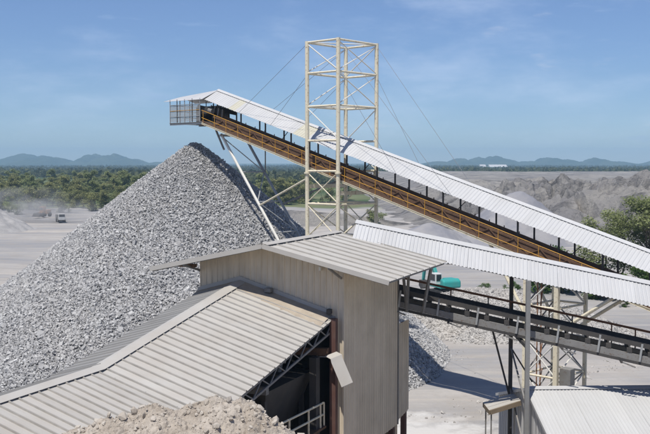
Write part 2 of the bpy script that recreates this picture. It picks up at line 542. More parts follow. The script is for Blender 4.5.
# eroded spoil heaps
def spoil_z(X, Y):
    edge = 190 + 22 * np.sin(X / 26.0) + 14 * np.sin(X / 11.0 + 1.0) - 0.10 * X
    ramp = smooth(0, 115, Y - edge)
    wx = X + 14 * (fbm(X / 30, Y / 30, 3, 5) - 0.5); wy = Y + 18 * (fbm(X / 30, Y / 30, 3, 6) - 0.5)
    big = fbm(wx / 46, wy / 60, 3, 41)
    rid = fbm(wx / 22, wy / 30, 4, 44, 0.55, True)
    z = ramp * (3.0 + 8.0 * big) + ramp * (rid - 0.5) * 15.0 * (1 - 0.6 * smooth(320, 430, Y))
    gul = fbm(wx / 10, wy / 17, 3, 52, 0.6, True)
    far = 1 - 0.8 * smooth(330, 430, Y)
    z = z - 8.0 * smooth(0.60, 0.90, gul) * ramp * far
    z = z + (fbm(X / 5.0, Y / 5.0, 4, 61, 0.66, True) - 0.5) * 5.0 * ramp * far
    z = z * (1 - smooth(400, 520, Y)) + smooth(400, 520, Y) * (8.0 + 2.5 * fbm(X / 40, Y / 60, 4, 63))
    lim = smooth(18, 60, X - 0.0 * Y) * (1 - smooth(1000, 1080, Y))
    return np.maximum(z, 0) * lim - 0.35
V, F = grid(np.concatenate([np.arange(14, 200, 1.3), np.arange(200, 640, 6)]), np.concatenate([np.arange(165, 440, 1.5), np.arange(440, 1085, 7)]), spoil_z)
tag(obj('spoil_terrain', big_mesh('spoil_terrain', V, F, M_SPOIL, None, False)), 'eroded grey spoil heaps with gullies behind the conveyors', None, None, 'structure')

# distant hills: one range object per side
def hill_range(name, peaks, depth, label):
    x0 = min(p[0] - p[2] * 2.6 for p in peaks); x1 = max(p[0] + p[2] * 2.6 for p in peaks)
    xs = np.linspace(x0, x1, 420); ys = np.linspace(-900, 900, 60)
    def zf(X, Y):
        z = np.zeros_like(X)
        for (px, h, w, dy) in peaks:
            z = np.maximum(z, h * np.exp(-((X - px) / w) ** 2 - ((Y - dy) / 420) ** 2))
        return z * (0.62 + 0.70 * fbm(X / 110, Y / 150, 6, 77, 0.62, True)) - 3
    V, F = grid(xs, ys, zf)
    V[:, 1] += depth
    return tag(obj(name, big_mesh(name, V, F, M_HILL, None, True)), label, None, None, 'structure')
def hx(px, D): return (px - 325) / 900 * D
D1 = 5200
def pk(px, y, w, dy): return (hx(px, D1), (164.2 - y) / 900 * D1 + 2, w / 900 * D1, dy)
hill_range('hills', [pk(-40, 156, 34, 0), pk(14, 153.4, 20, 200), pk(38, 154.5, 17, 60), pk(60, 156, 15, -300), pk(74, 157, 11, -320), pk(92, 152.4, 12, 100), pk(102, 156, 13, 150),
                     pk(118, 153.6, 15, -100), pk(136, 157, 14, -150), pk(165, 160, 26, 0), pk(-4, 158, 16, -300)], D1, 'low blue wooded hills on the left horizon')
hill_range('hills', [pk(438, 160, 22, 0), pk(462, 157, 14, 100), pk(480, 155.4, 11, 60), pk(494, 154.6, 12, 0), pk(512, 158, 13, 200), pk(530, 159, 12, 100), pk(548, 156, 12, 0), pk(562, 158.5, 12, -60), pk(584, 157.4, 10, -200), pk(594, 159.5, 12, -100),
                     pk(618, 160, 22, 100), pk(650, 156, 11, -300), pk(668, 154, 16, -200), pk(700, 157, 26, 0)], D1, 'low blue hills on the right horizon')

# ------------------------------------------------------------------ rocks
def ico():
    t = (1 + sqrt(5)) / 2
    V = np.array([(-1, t, 0), (1, t, 0), (-1, -t, 0), (1, -t, 0), (0, -1, t), (0, 1, t), (0, -1, -t), (0, 1, -t), (t, 0, -1), (t, 0, 1), (-t, 0, -1), (-t, 0, 1)], float)
    V /= np.linalg.norm(V[0])
    F = np.array([(0, 11, 5), (0, 5, 1), (0, 1, 7), (0, 7, 10), (0, 10, 11), (1, 5, 9), (5, 11, 4), (11, 10, 2), (10, 7, 6), (7, 1, 8), (3, 9, 4), (3, 4, 2), (3, 2, 6), (3, 6, 8), (3, 8, 9), (4, 9, 5), (2, 4, 11), (6, 2, 10), (8, 6, 7), (9, 8, 1)])
    return V, F
IV, IF = ico()
def rots(n, rng):
    q = rng.normal(size=(n, 4)); q /= np.linalg.norm(q, axis=1)[:, None]
    w, x, y, z = q.T
    return np.stack([np.stack([1 - 2 * (y * y + z * z), 2 * (x * y - z * w), 2 * (x * z + y * w)], 1),
                     np.stack([2 * (x * y + z * w), 1 - 2 * (x * x + z * z), 2 * (y * z - x * w)], 1),
                     np.stack([2 * (x * z - y * w), 2 * (y * z + x * w), 1 - 2 * (x * x + y * y)], 1)], 1)
def stones(P, R, rng, tone=None, flat=0.62):
    n = len(P)
    k = rng.uniform(0.68, 1.18, (n, 12, 1)) * IV[None]
    k = k * (np.stack([rng.uniform(0.8, 1.35, n), rng.uniform(0.75, 1.1, n), rng.uniform(flat - 0.15, flat + 0.25, n)], 1)[:, None, :])
    k = np.einsum('nij,nkj->nki', rots(n, rng), k) * R[:, None, None] + P[:, None, :]
    V = k.reshape(-1, 3)
    F = (IF[None] + (np.arange(n) * 12)[:, None, None]).reshape(-1, 3)
    t = np.repeat(rng.beta(1.7, 1.4, n) if tone is None else tone, 12)
    return V, F, t

BV = np.array([(x, y, z) for x in (-1, 1) for y in (-1, 1) for z in (-1, 1)], float) * 0.62
BF = np.array([(0, 1, 3), (0, 3, 2), (4, 6, 7), (4, 7, 5), (0, 4, 5), (0, 5, 1), (2, 3, 7), (2, 7, 6), (0, 2, 6), (0, 6, 4), (1, 5, 7), (1, 7, 3)])
def blocks(P, R, rng):
    n = len(P)
    k = BV[None] + rng.uniform(-0.30, 0.30, (n, 8, 3))
    k = k * np.stack([rng.uniform(0.8, 1.3, n), rng.uniform(0.72, 1.05, n), rng.uniform(0.58, 0.95, n)], 1)[:, None, :]
    k = np.einsum('nij,nkj->nki', rots(n, rng), k) * R[:, None, None] + P[:, None, :]
    F = (BF[None] + (np.arange(n) * 8)[:, None, None]).reshape(-1, 3)
    return k.reshape(-1, 3), F, np.repeat(rng.beta(1.7, 1.4, n), 8)

# main stockpile
PC = np.array([-12.4, 86.0]); PH = 19.9
def pile_profile(r, ang):
    side = smooth(0.2, 1.0, np.cos(ang + radians(25)))      # steeper flank on the house side
    r2 = np.sqrt(r * r + 0.45) - 0.67
    z = PH - 0.795 * r2 * (1 + 0.07 * side) + 0.0016 * np.clip(r - 8, 0, 40) ** 2 * (1 - side)
    a = np.cos(ang) * 1.7 + np.sin(ang)
    z = z + 0.55 * (fbm(r / 5 + 4, a * 3.2 + 11, 3, 88) - 0.5) * smooth(0.5, 5, r)
    return z
pile = empty('rock_stockpile', (PC[0], PC[1], 0), 0, 'tall cone of crushed grey rock under the conveyor head', 'rock pile')
rs = np.linspace(0.0, 27.5, 70); az = np.linspace(0, 2 * pi, 145)[:-1]
Rm, Am = np.meshgrid(rs, az)
Z = pile_profile(Rm, Am) - 0.10
Vp = np.stack([(Rm * np.cos(Am)).ravel(), (Rm * np.sin(Am)).ravel(), np.maximum(Z, -0.4).ravel()], 1)
i = np.arange(144 * 70).reshape(144, 70); j = np.roll(i, -1, 0)
Fp = np.stack([i[:, :-1].ravel(), i[:, 1:].ravel(), j[:, 1:].ravel(), j[:, :-1].ravel()], 1)
obj('fines_core', big_mesh('fines_core', Vp, Fp, M_CORE, np.full(len(Vp), 0.5)), pile)
N = 160000
rr = 26.6 * np.sqrt(RNG.uniform(0, 1, N)); aa = RNG.uniform(-pi / 2 - 1.8, -pi / 2 + 1.8, N)
zz = pile_profile(rr, aa)
keep = zz > -0.2
rr, aa, zz = rr[keep], aa[keep], zz[keep]
sz = (0.058 + 0.034 * smooth(0, 16, rr)) * np.exp(RNG.normal(0, 0.36, len(rr)))
sz = np.clip(sz, 0.04, 0.34)
# nothing to scatter where the transfer house and shed stand right in front
bx_ = PC[0] + rr * np.cos(aa); by_ = PC[1] + rr * np.sin(aa)
hid = (bx_ > -9) & (by_ < 76) & (zz < 8.5) & (bx_ < 3)
rr, aa, zz, sz = rr[~hid], aa[~hid], zz[~hid], sz[~hid]
off = RNG.normal(0, 0.05, len(rr))
P = np.stack([rr * np.cos(aa), rr * np.sin(aa), zz + off], 1)
V, F, t = blocks(P, sz, RNG)
tag(obj('stones', big_mesh('stones', V, F, M_ROCK, t), pile), 'loose angular grey stones covering the cone', None, None, 'stuff')

def heap(name, cx, cy, hx_, hy_, hh, rot, label, cat, mat, st=None, power=1.0, seed=1):
    """low heap with a real body; st = (count, size, material) scatters stones on it"""
    e = empty(name, (cx, cy, 0), rot, label, cat)
    n = 90
    u = np.linspace(-1.15, 1.15, n)
    def zf(X, Y):
        r = np.sqrt((X / hx_) ** 2 + (Y / hy_) ** 2)
        r = r + 0.22 * (fbm(X / hx_ * 2.2 + seed, Y / hy_ * 2.2, 3, seed) - 0.5)
        z = hh * np.clip(1 - np.sqrt(r * r + 0.02) ** power + 0.12, -0.2, 2)
        return z + hh * 0.10 * (fbm(X / 2.4, Y / 2.4, 4, seed + 5) - 0.5)
    V, F = grid(u * hx_, u * hy_, zf)
    V[:, 2] = np.maximum(V[:, 2], -0.6)
    obj('heap_body', big_mesh('heap_body', V, F, mat, np.full(len(V), 0.5), True), e)
    if st:
        X = RNG.uniform(-1.1, 1.1, st[0]) * hx_; Y = RNG.uniform(-1.1, 1.1, st[0]) * hy_
        Zs = zf(X, Y); kp = Zs > -0.12
        X, Y, Zs = X[kp], Y[kp], Zs[kp]
        s = np.clip(st[1] * np.exp(RNG.normal(0, 0.45, len(X))), 0.03, 0.5)
        V, F, t = blocks(np.stack([X, Y, Zs], 1), s, RNG)
        tag(obj('stones', big_mesh('stones', V, F, st[2], t), e), 'loose stones lying over the heap', None, None, 'stuff')
    return e
heap('rubble_heap', 18.0, 97.5, 15, 8.5, 4.2, radians(-20), 'low heap of pale broken rock beyond the lower conveyor', 'rock pile', M_ROCK2, (32000, 0.082, M_ROCK2), 1.2, 3)
heap('grey_fines_heap', 20.0, 172, 12, 10, 6.6, 0.3, 'smooth dark grey heap of fine aggregate between the two conveyors', 'gravel pile', M_FINES, None, 1.0, 8)
heap('grey_fines_heap', 44.0, 205, 17, 12, 11.5, 0.2, 'tall dark grey fines heap in front of the spoil slopes', 'gravel pile', M_FINES, None, 1.0, 14)
heap('pale_sand_heap', -98.0, 242, 18, 15, 9.8, 0.0, 'pale sand heap beside the dust cloud and the truck', 'sand pile', M_SAND, None, 1.0, 11)
heap('berm', -12.0, 262, 34, 9, 4.0, radians(6), 'long low earth berm behind the lattice tower', 'earth berm', M_SPOIL, None, 1.6, 17)

# ------------------------------------------------------------------ corrugated sheets
def profile(width, pitch, h, flatf=0.5, samples=None):
    """(x, z) points of a trapezoid profile"""
    pts = []; n = max(1, round(width / pitch)); pt = width / n
    for i in range(n):
        x = i * pt
        pts += [(x, 0), (x + pt * (flatf - 0.05), 0), (x + pt * (flatf + 0.08), h), (x + pt * 0.87, h)]
    pts.append((width, 0))
    return pts
def sheet_mesh(name, prof, length, mat, fall=0.0, run=0.0, steps=3, thick=0.006):
    """profile along +x (falls by run per metre of x), sheet runs to +y (falls by fall per metre of y)"""
    V = []; F = []
    ys = [length * k / steps for k in range(steps + 1)]
    n = len(prof)
    for layer in (0, -thick):
        for y in ys:
            for (x, z) in prof:
                V.append((x, y, z + layer - fall * y - run * x))
    L = n * (steps + 1)
    for r in range(steps):
        for c in range(n - 1):
            a = r * n + c
            F.append((a, a + 1, a + n + 1, a + n))
            F.append((L + a, L + a + n, L + a + n + 1, L + a + 1))
    for r in (0, steps):
        for c in range(n - 1):
            a = r * n + c
            F.append((a, L + a, L + a + 1, a + 1) if r == 0 else (a, a + 1, L + a + 1, L + a))
    me = bpy.data.meshes.new(name); me.from_pydata(V, [], F); me.update(); me.materials.append(mat)
    return me
def jit(s): return random.uniform(-s, s)

# ================================================================== CONVEYOR A (stockpile conveyor)
YA = radians(42); SA = 0.301
conv = empty('stockpile_conveyor', (1.4, 74, 0), -YA, 'long inclined belt conveyor with white roof and orange rails rising to the rock cone', 'conveyor')
S0, S1 = -15.2, 42.0
def lz(z0, s): return z0 - SA * s
W_, RISE = 1.72, 0.96
pw = 0.80
mA = sheet_mesh('roof_sheet', profile(pw, 0.27, 0.035), W_, M_WHITE, RISE / W_, SA)
mAs = sheet_mesh('roof_sheet', profile(pw, 0.27, 0.035), W_, M_SKYL, RISE / W_, SA)
mA2 = sheet_mesh('roof_sheet', [(pw - x, z) for x, z in profile(pw, 0.27, 0.035)][::-1], W_, M_WHITE, RISE / W_, -SA)
k = 0; s = S0
while s < S1:
    z = lz(20.2, s)
    sk = abs(s + 12.2) < 0.45 or abs(s + 3.4) < 0.75
    # near slope: sheet local y points to -c, so turn it half round: x runs backwards
    o = obj('roof_sheet', mAs if sk else mA2, conv, (s + pw, 0, z - SA * pw + jit(0.006)), (jit(0.004), 0, pi + jit(0.002)))
    if sk: o.data = mAs2 if 'mAs2' in globals() else sheet_mesh('roof_sheet', profile(pw, 0.27, 0.035), W_, M_SKYL, RISE / W_, -SA); mAs2 = o.data
    obj('roof_sheet', mA, conv, (s, 0, z + jit(0.006)), (jit(0.004), 0, 0))
    s += pw
mb = MB(); mb.bar((S0, -0.13, lz(20.2, S0) + 0.02), (S1, -0.13, lz(20.2, S1) + 0.02), 0.3, 0.02, Vector((0, -RISE / W_, 1)).normalized())
mb.bar((S0, 0.13, lz(20.2, S0) + 0.02), (S1, 0.13, lz(20.2, S1) + 0.02), 0.3, 0.02, Vector((0, RISE / W_, 1)).normalized())
mb.build('ridge_cap', M_WHITE, conv)
# roof posts and purlins
s = S0 + 1.2
while s < S1:
    for c in (-1.15, 1.15):
        zt = lz(20.2, s) - RISE * abs(c) / W_ - 0.05
        MB().bar((s, c, lz(17.1, s)), (s, c, zt), 0.10, 0.10).build('roof_post', M_DARK, conv)
    MB().bar((s, -1.5, lz(20.2, s) - RISE * 1.5 / W_ - 0.06), (s, 0, lz(20.2, s) - 0.08), 0.06, 0.08).bar((s, 1.5, lz(20.2, s) - RISE * 1.5 / W_ - 0.06), (s, 0, lz(20.2, s) - 0.08), 0.06, 0.08).build('rafter', M_DARK, conv)
    s += 3.1
for c in (-1.5, -0.8, 0.8, 1.5):
    zz0 = 20.2 - RISE * abs(c) / W_ - 0.085
    MB().bar((S0, c, lz(zz0, S0)), (S1, c, lz(zz0, S1)), 0.05, 0.05).build('purlin', M_DARK, conv)
# a few loose braces under the roof
s = S0 + 7
while s < S1 - 4:
    MB().bar((s, 1.15, lz(17.5, s)), (s + 1.6, 1.15, lz(19.4, s + 1.6)), 0.05).build('roof_brace', M_DARK, conv)
    s += 9.3
# trusses: near and far
for c in (-1.25, 1.25):
    for z0, w in ((17.15, 0.16), (17.85 if c < 0 else 17.5, 0.14)):
        MB().channel((S0 + 0.6, c, lz(z0, S0 + 0.6)), (S1, c, lz(z0, S1)), w, 0.07, 0.012, 1 if c > 0 else -1).build('truss_chord', M_RUST, conv)
    s = S0 + 1
    up = True
    while s < S1 - 1.5:
        tz = 17.85 if c < 0 else 17.5
        a, b = (17.15, tz) if up else (tz, 17.15)
        MB().bar((s, c, lz(a, s)), (s + 1.0, c, lz(b, s + 1.0)), 0.06, 0.06).build('truss_web', M_RUST, conv)
        up = not up; s += 1.0
# belt with its side boards, heaped with dust
mb = MB()
prof = [(-0.62, 0.20), (-0.30, 0.0), (0.30, 0.0), (0.62, 0.20)]
ss = np.linspace(S0 - 0.6, S1, 60)
V = []; F = []
for q in ss:
    for (c, h) in prof: V.append((q, c, lz(17.60, q) + h))
for q in ss:
    for (c, h) in prof: V.append((q, c, lz(17.58, q) + h))
for r in range(59):
    for c in range(3):
        a = r * 4 + c; F.append((a, a + 4, a + 5, a + 1)); a += 240; F.append((a, a + 1, a + 5, a + 4))
obj('belt', big_mesh('belt', np.array(V), np.array(F), M_BELT), conv)
MB().bar((S0, 0, lz(17.25, S0)), (S1, 0, lz(17.25, S1)), 1.1, 0.025).build('return_belt', M_BELT, conv)
for c, zc, hb in ((-0.80, 17.98, 0.50), (-1.19, 17.62, 0.90), (0.80, 17.70, 0.22)):
    MB().bar((S0 + 1, c, lz(zc, S0 + 1)), (S1, c, lz(zc, S1)), 0.03, hb).build('side_board', M_RUST, conv)
s = S0 + 0.9
me = MB().tube((0, -0.66, 0.10), (0, -0.3, -0.08), 0.07).tube((0, -0.3, -0.08), (0, 0.3, -0.08), 0.07).tube((0, 0.3, -0.08), (0, 0.66, 0.10), 0.07).bar((0, -0.8, -0.2), (0, 0.8, -0.2), 0.08, 0.08).bar((0, -0.72, -0.2), (0, -0.76, 0.78), 0.05).bar((0, 0.72, -0.2), (0, 0.72, 0.2), 0.05).mesh('idler', M_RUST)
while s < S1:
    obj('idler', me, conv, (s, 0, lz(17.58, s))); s += 1.2
# rocks of the carried load seen over the boards
n = 900
Ps = np.stack([RNG.uniform(S0, S1, n), RNG.normal(0, 0.22, n), np.zeros(n)], 1)
Ps[:, 2] = 17.70 - SA * Ps[:, 0] + RNG.uniform(0, 0.16, n) - 0.5 * Ps[:, 1] ** 2
V, F, t = stones(Ps, RNG.uniform(0.06, 0.16, n), RNG)
tag(obj('carried_rock', big_mesh('carried_rock', V, F, M_CORE, t), conv), 'crushed rock riding on the belt', None, None, 'stuff')
# near and far walkways with orange rails
for c0, c1, side in ((-2.05, -1.32, -1),):
    MB().bar((S0, (c0 + c1) / 2, lz(17.12, S0)), (S1, (c0 + c1) / 2, lz(17.12, S1)), c1 - c0, 0.035).build('walkway', M_RUST, conv)
    ce = c0 if side < 0 else c1
    MB().channel((S0, ce, lz(17.06, S0)), (S1, ce, lz(17.06, S1)), 0.15, 0.06, 0.012, 1 if side < 0 else -1).build('walkway_edge', M_CREAM, conv)
    MB().bar((S0, ce, lz(17.30, S0)), (S1, ce, lz(17.30, S1)), 0.012, 0.12).build('kick_plate', M_RUST, conv)
    for hgt in (0.42, 1.10):
        MB().tube((S0, ce, lz(17.15 + hgt, S0)), (S1, ce, lz(17.15 + hgt, S1)), 0.028, n=6).build('handrail', M_YEL, conv)
    s = S0 + 0.2
    while s < S1:
        MB().bar((s, ce, lz(17.1, s)), (s, ce, lz(18.25, s)), 0.038, 0.038).build('rail_post', M_YEL, conv)
        s += 1.55
s = S0 + 0.7
while s < S1:
    MB().bar((s, -2.0, lz(16.98, s)), (s, 1.35, lz(16.98, s)), 0.08, 0.12).build('cross_beam', M_CREAM, conv)
    s += 3.1
# head platform, hood and cage
HZ = 21.8
MB().box(-20.0, S0 + 0.2, -1.95, 1.7, HZ - 0.12, HZ).build('head_platform', M_GREY, conv)
for c in (-1.9, 1.65):
    MB().channel((-20.0, c, HZ - 0.14), (S0 + 0.6, c, HZ - 0.14), 0.22, 0.08, 0.015, 1).build('platform_beam', M_GALV, conv)
bx = [-19.95, -18.9, -17.8, -16.7, -15.6]
for c in (-1.92, 1.66):
    for x in bx:
        MB().bar((x, c, HZ), (x, c, 23.95), 0.06).build('cage_post', M_DARK if x in (-18.9, -16.7) else M_GALV, conv)
    for z, m in ((HZ + 0.55, M_GALV), (HZ + 1.1, M_YEL), (HZ + 1.65, M_GALV)):
        MB().bar((-19.95, c, z), (-15.6, c, z), 0.045).build('cage_rail', m, conv)
    for x0, x1 in ((-19.92, -18.95), (-18.85, -17.85), (-17.75, -16.75), (-16.65, -15.65)):
        mb = MB()
        q = x0
        while q < x1:
            mb.bar((q, c + 0.03, HZ + 0.05), (q, c + 0.03, HZ + 1.62), 0.02); q += 0.085
        zq = HZ + 0.1
        while zq < HZ + 1.6:
            mb.bar((x0, c + 0.03, zq), (x1, c + 0.03, zq), 0.02); zq += 0.085
        mb.build('mesh_panel', M_MESH, conv)
        if c > 0: MB().box(x0, x1, c + 0.06, c + 0.075, HZ + 0.05, HZ + 1.7).build('guard_sheet', M_GUARD, conv)
for z, m in ((HZ + 0.55, M_GALV), (HZ + 1.1, M_YEL), (HZ + 1.65, M_GALV)):
    MB().bar((-19.98, -1.92, z), (-19.98, 1.66, z), 0.045).build('cage_rail', m, conv)
for c in (-0.7, 0.5):
    MB().bar((-19.98, c, HZ), (-19.98, c, 23.95), 0.06).build('cage_post', M_GALV, conv)
# hood roof: level sheets over the head, ridge sinking to the front
hx0, hx1 = -20.8, S0
zr = lz(20.2, S0)
nh = 6
for i in range(nh):
    xa = hx1 + (hx0 - hx1) * i / nh; xb = hx1 + (hx0 - hx1) * (i + 1) / nh
    za = zr - 0.95 * i / nh * 0.42; zb = zr - 0.95 * (i + 1) / nh * 0.42
    for sd in (-1, 1):
        ea = zr - RISE * (1 - 0.0 * i); e2 = 1.72 + 0.28 * (i > 0)
        ze = zr - RISE + 0.02
        MB().quadbox([(xb, 0, zb - 0.02), (xa, 0, za - 0.02), (xa, sd * W_ * 1.16, ze - 0.02), (xb, sd * W_ * 1.16, ze - 0.02), (xb, 0, zb + 0.01), (xa, 0, za + 0.01), (xa, sd * W_ * 1.16, ze + 0.01), (xb, sd * W_ * 1.16, ze + 0.01)]).build('hood_sheet', M_WHITE, conv)
# head drum, drive and guards
MB().tube((-16.4, -0.75, 22.75), (-16.4, 0.75, 22.75), 0.42, n=20).build('head_drum', M_DARK, conv)
bevel(MB().box(-15.9, -15.0, -1.6, -0.95, 22.5, 23.1).build('gearbox', M_DARK, conv), 0.06)
MB().tube((-15.4, -1.3, 22.9), (-14.5, -1.3, 22.72), 0.25, n=14).build('drive_motor', M_GREY, conv)
for q in range(5):
    MB().bar((-16.9 + q * 0.55, 0.85, HZ), (-16.9 + q * 0.55, 0.85, 23.6), 0.09).build('head_frame_post', M_DARK, conv)
MB().box(-17.6, -16.9, -0.7, 0.7, HZ - 0.25, 23.2).build('discharge_chute', M_DARK, conv)
MB().bar((-17.2, -0.8, 23.25), (-13.6, -0.8, 22.6), 0.12, 0.4).bar((-17.2, 0.8, 23.25), (-13.6, 0.8, 22.6), 0.12, 0.4).build('head_frame', M_DARK, conv)
for q in range(4):
    MB().bar((-15.2 + q * 0.6, -1.2, lz(18.0, -15.2 + q * 0.6)), (-14.8 + q * 0.5, -1.2, 23.3 - 0.15 * q), 0.07).build('drive_strut', M_GREY, conv)

# leaning bent near the head
bent = empty('leaning_trestle', (1.4, 74, 0), -YA, 'leaning cream steel trestle standing in the rock cone below the conveyor head', 'trestle')
def leg(c, z):   # s on the leaning line at height z
    return -13.2 + (20.5 - z) / 1.27
for c, m in ((-1.4, M_WSTEEL), (1.4, M_GALV)):  # far leg takes the grey tone, its shade put into the colour
    MB().tube((leg(c, 20.6), c, 20.6), (leg(c, 0), c, 0), 0.125, n=10).build('leg', m, bent)
MB().bar((leg(0, 20.5), -1.6, 20.5), (leg(0, 20.5), 1.6, 20.5), 0.2, 0.2).build('head_beam', M_GALV, bent)
for z in (17.2, 14.6, 12.0, 9.2, 6.0):
    MB().tube((leg(0, z), -1.4, z), (leg(0, z), 1.4, z), 0.07, n=6).build('cross_strut', M_GALV, bent)
for z0, z1 in ((20.3, 17.2), (14.6, 17.2), (14.6, 12.0), (9.2, 12.0)):
    MB().tube((leg(0, z0), -1.4, z0), (leg(0, z1), 1.4, z1), 0.05, n=6).build('brace', M_GALV, bent)
MB().bar((-14.0, -1.4, 21.0), (-12.9, -1.4, 19.2), 0.13).build('knee_brace', M_GREY, bent)
MB().bar((leg(0, 17), 1.4, 20.4), (leg(0, 17), 1.4, 17), 0.08).build('hanger', M_GREY, bent)

# ================================================================== LATTICE TOWER
AX, AY, TZ = 1.67, 2.40, 27.7
tower = empty('lattice_tower', (1.4, 74, 0), -YA, 'tall cream four-post lattice tower straddling the white roofed conveyor', 'tower')
PCN = [(-AX, -AY), (AX, -AY), (AX, AY), (-AX, AY)]
for (x, y) in PCN:
    MB().tube((x, y, 0), (x, y, TZ + 0.1), 0.165, n=14).build('post', M_CREAM, tower)
    MB().box(x - 0.4, x + 0.4, y - 0.4, y + 0.4, -0.2, 0.3).build('footing', M_CONC, tower)
    for z in (17.2, 9.5):
        MB().tube((x, y, z - 0.06), (x, y, z + 0.06), 0.26, n=14).build('post_flange', M_CREAM, tower)
levels = [27.7, 25.22, 22.55, 19.8, 17.35, 14.7, 11.9, 9.0, 6.0, 3.0]
for zi, z in enumerate(levels):
    for i in range(4):
        a = PCN[i]; b = PCN[(i + 1) % 4]
        if 16.2 < z < 21.0 and i in (1, 3):      # the gallery passes through these two faces
            continue
        MB().tube((a[0], a[1], z), (b[0], b[1], z), 0.09, n=8).build('ring_beam', M_CREAM, tower)
for zi in range(len(levels) - 1):
    z1, z0 = levels[zi], levels[zi + 1]
    for i in range(4):
        if i in (1, 3) and z1 > 16.2 and z0 < 21.0:
            continue
        a = PCN[i]; b = PCN[(i + 1) % 4]
        pats = [(1,), (0, 1), (1,), (0, 1)] if zi % 2 == 0 else [(), (0, 1), (0,), (1,)]
        if zi >= 4: pats = [(0, 1)] * 4
        for d in pats[i]:
            p, q = (a, b) if d else (b, a)
            MB().tube((p[0], p[1], z1 - 0.1), (q[0], q[1], z0 + 0.1), 0.045, n=6).build('brace', M_WSTEEL if zi < 4 else M_CREAM, tower)
    if zi in (0, 1):
        MB().tube((-AX, -AY, z1 if zi == 0 else z0), (AX, AY, z1 if zi == 0 else z0), 0.05, n=6).build('plan_brace', M_WSTEEL, tower)
# struts to the leaning trestle
for c, sgn in ((-1.4, -1), (1.4, 1)):
    MB().tube((leg(0, 14.3), c, 14.3), (-AX, sgn * AY, 16.75), 0.085, n=8).build('tie_strut', M_CREAM if sgn < 0 else M_GREY, tower)
    MB().tube((leg(0, 9.0), c, 9.0), (-AX, sgn * AY, 10.6), 0.085, n=8).build('tie_strut', M_CREAM, tower)
MB().bar((-AX, -AY, 16.1), (-AX, AY, 16.1), 0.2, 0.3).build('gallery_beam', M_CREAM, tower)
MB().bar((AX, -AY, 15.6), (AX, AY, 15.6), 0.2, 0.3).build('gallery_beam', M_CREAM, tower)
# stay cables
for c in (-1, 1):
    MB().tube((-AX, c * AY, 27.6), (-10.6, c * 1.75, lz(19.2, -10.6)), 0.015, n=5).build('stay_cable', M_CABLE, tower)
    MB().tube((-AX, c * AY, 25.1), (-6.6, c * 1.75, lz(19.2, -6.6)), 0.015, n=5).build('stay_cable', M_CABLE, tower)
    MB().tube((AX, c * AY, 27.6), (12.0, c * 1.75, lz(19.2, 12.0)), 0.015, n=5).build('stay_cable', M_CABLE, tower)
    MB().tube((AX, c * AY, 25.1), (7.0, c * 1.75, lz(19.2, 7.0)), 0.015, n=5).build('stay_cable', M_CABLE, tower)

# lower trestle of the stockpile conveyor
tre = empty('lattice_trestle', (1.4, 74, 0), -YA, 'cream lattice trestle with outrigger braces standing behind the lower conveyor', 'trestle')
tp = [(17.9, -1.5), (20.2, -1.5), (20.6, 1.9), (18.2, 1.9)]
for i, (x, y) in enumerate(tp):
    MB().bar((x, y, 0), (x, y, lz(16.9, x)), 0.30 if i < 2 else 0.22, 0.30 if i < 2 else 0.22, (1, 0, 0)).build('post', M_CREAM, tre)
for z in (10.6, 8.3, 6.0, 3.6, 1.2):
    for i in range(4):
        a, b = tp[i], tp[(i + 1) % 4]
        if z < lz(16.9, max(a[0], b[0])):
            MB().tube((a[0], a[1], z), (b[0], b[1], z), 0.08, n=8).build('ring_beam', M_CREAM, tre)
for z1, z0 in ((10.6, 8.3), (8.3, 6.0), (6.0, 3.6), (3.6, 1.2)):
    for i in range(4):
        a, b = tp[i], tp[(i + 1) % 4]
        for p, q in (((a, b),) if i % 2 else ((b, a),)) if z1 > 7 else ((a, b), (b, a)):
            MB().tube((p[0], p[1], z1), (q[0], q[1], z0), 0.05, n=6).build('brace', M_WSTEEL if i < 2 else M_GREY, tre)
for c in (-1.5, 1.9):
    MB().tube((20.3, c, 6.8), (24.3, c, lz(16.9, 24.3)), 0.12, n=8).build('outrigger', M_CREAM, tre)
    MB().tube((18.0, c, 7.4), (15.0, c, lz(16.9, 15.0)), 0.12, n=8).build('outrigger', M_CREAM, tre)
bevel(MB().box(20.3, 21.1, -1.2, -0.5, 3.0, 4.3).build('control_cabinet', M_GREY, tre), 0.04)
for q in range(5):
    MB().bar((18.6, -0.9 + 0.02 * q, 0.4 + q * 1.9), (18.6, -0.4, 2.0 + q * 1.9), 0.05).build('ladder_rung', M_RUSTRAIL, tre)
MB().bar((18.45, -0.9, 0), (18.45, -0.9, 10.2), 0.06).bar((18.45, -0.4, 0), (18.45, -0.4, 10.2), 0.06).build('ladder_rail', M_RUSTRAIL, tre)

# far tail support (right of the frame)
tail = empty('tail_trestle', (1.4, 74, 0), -YA, 'short grey trestle under the low end of the white roofed conveyor', 'trestle')
for c in (-1.4, 1.4):
    MB().bar((37, c, 0), (37, c, lz(16.9, 37)), 0.24).build('post', M_GREY, tail)
MB().bar((37, -1.4, 3), (37, 1.4, 3), 0.15).build('tie_beam', M_GREY, tail)

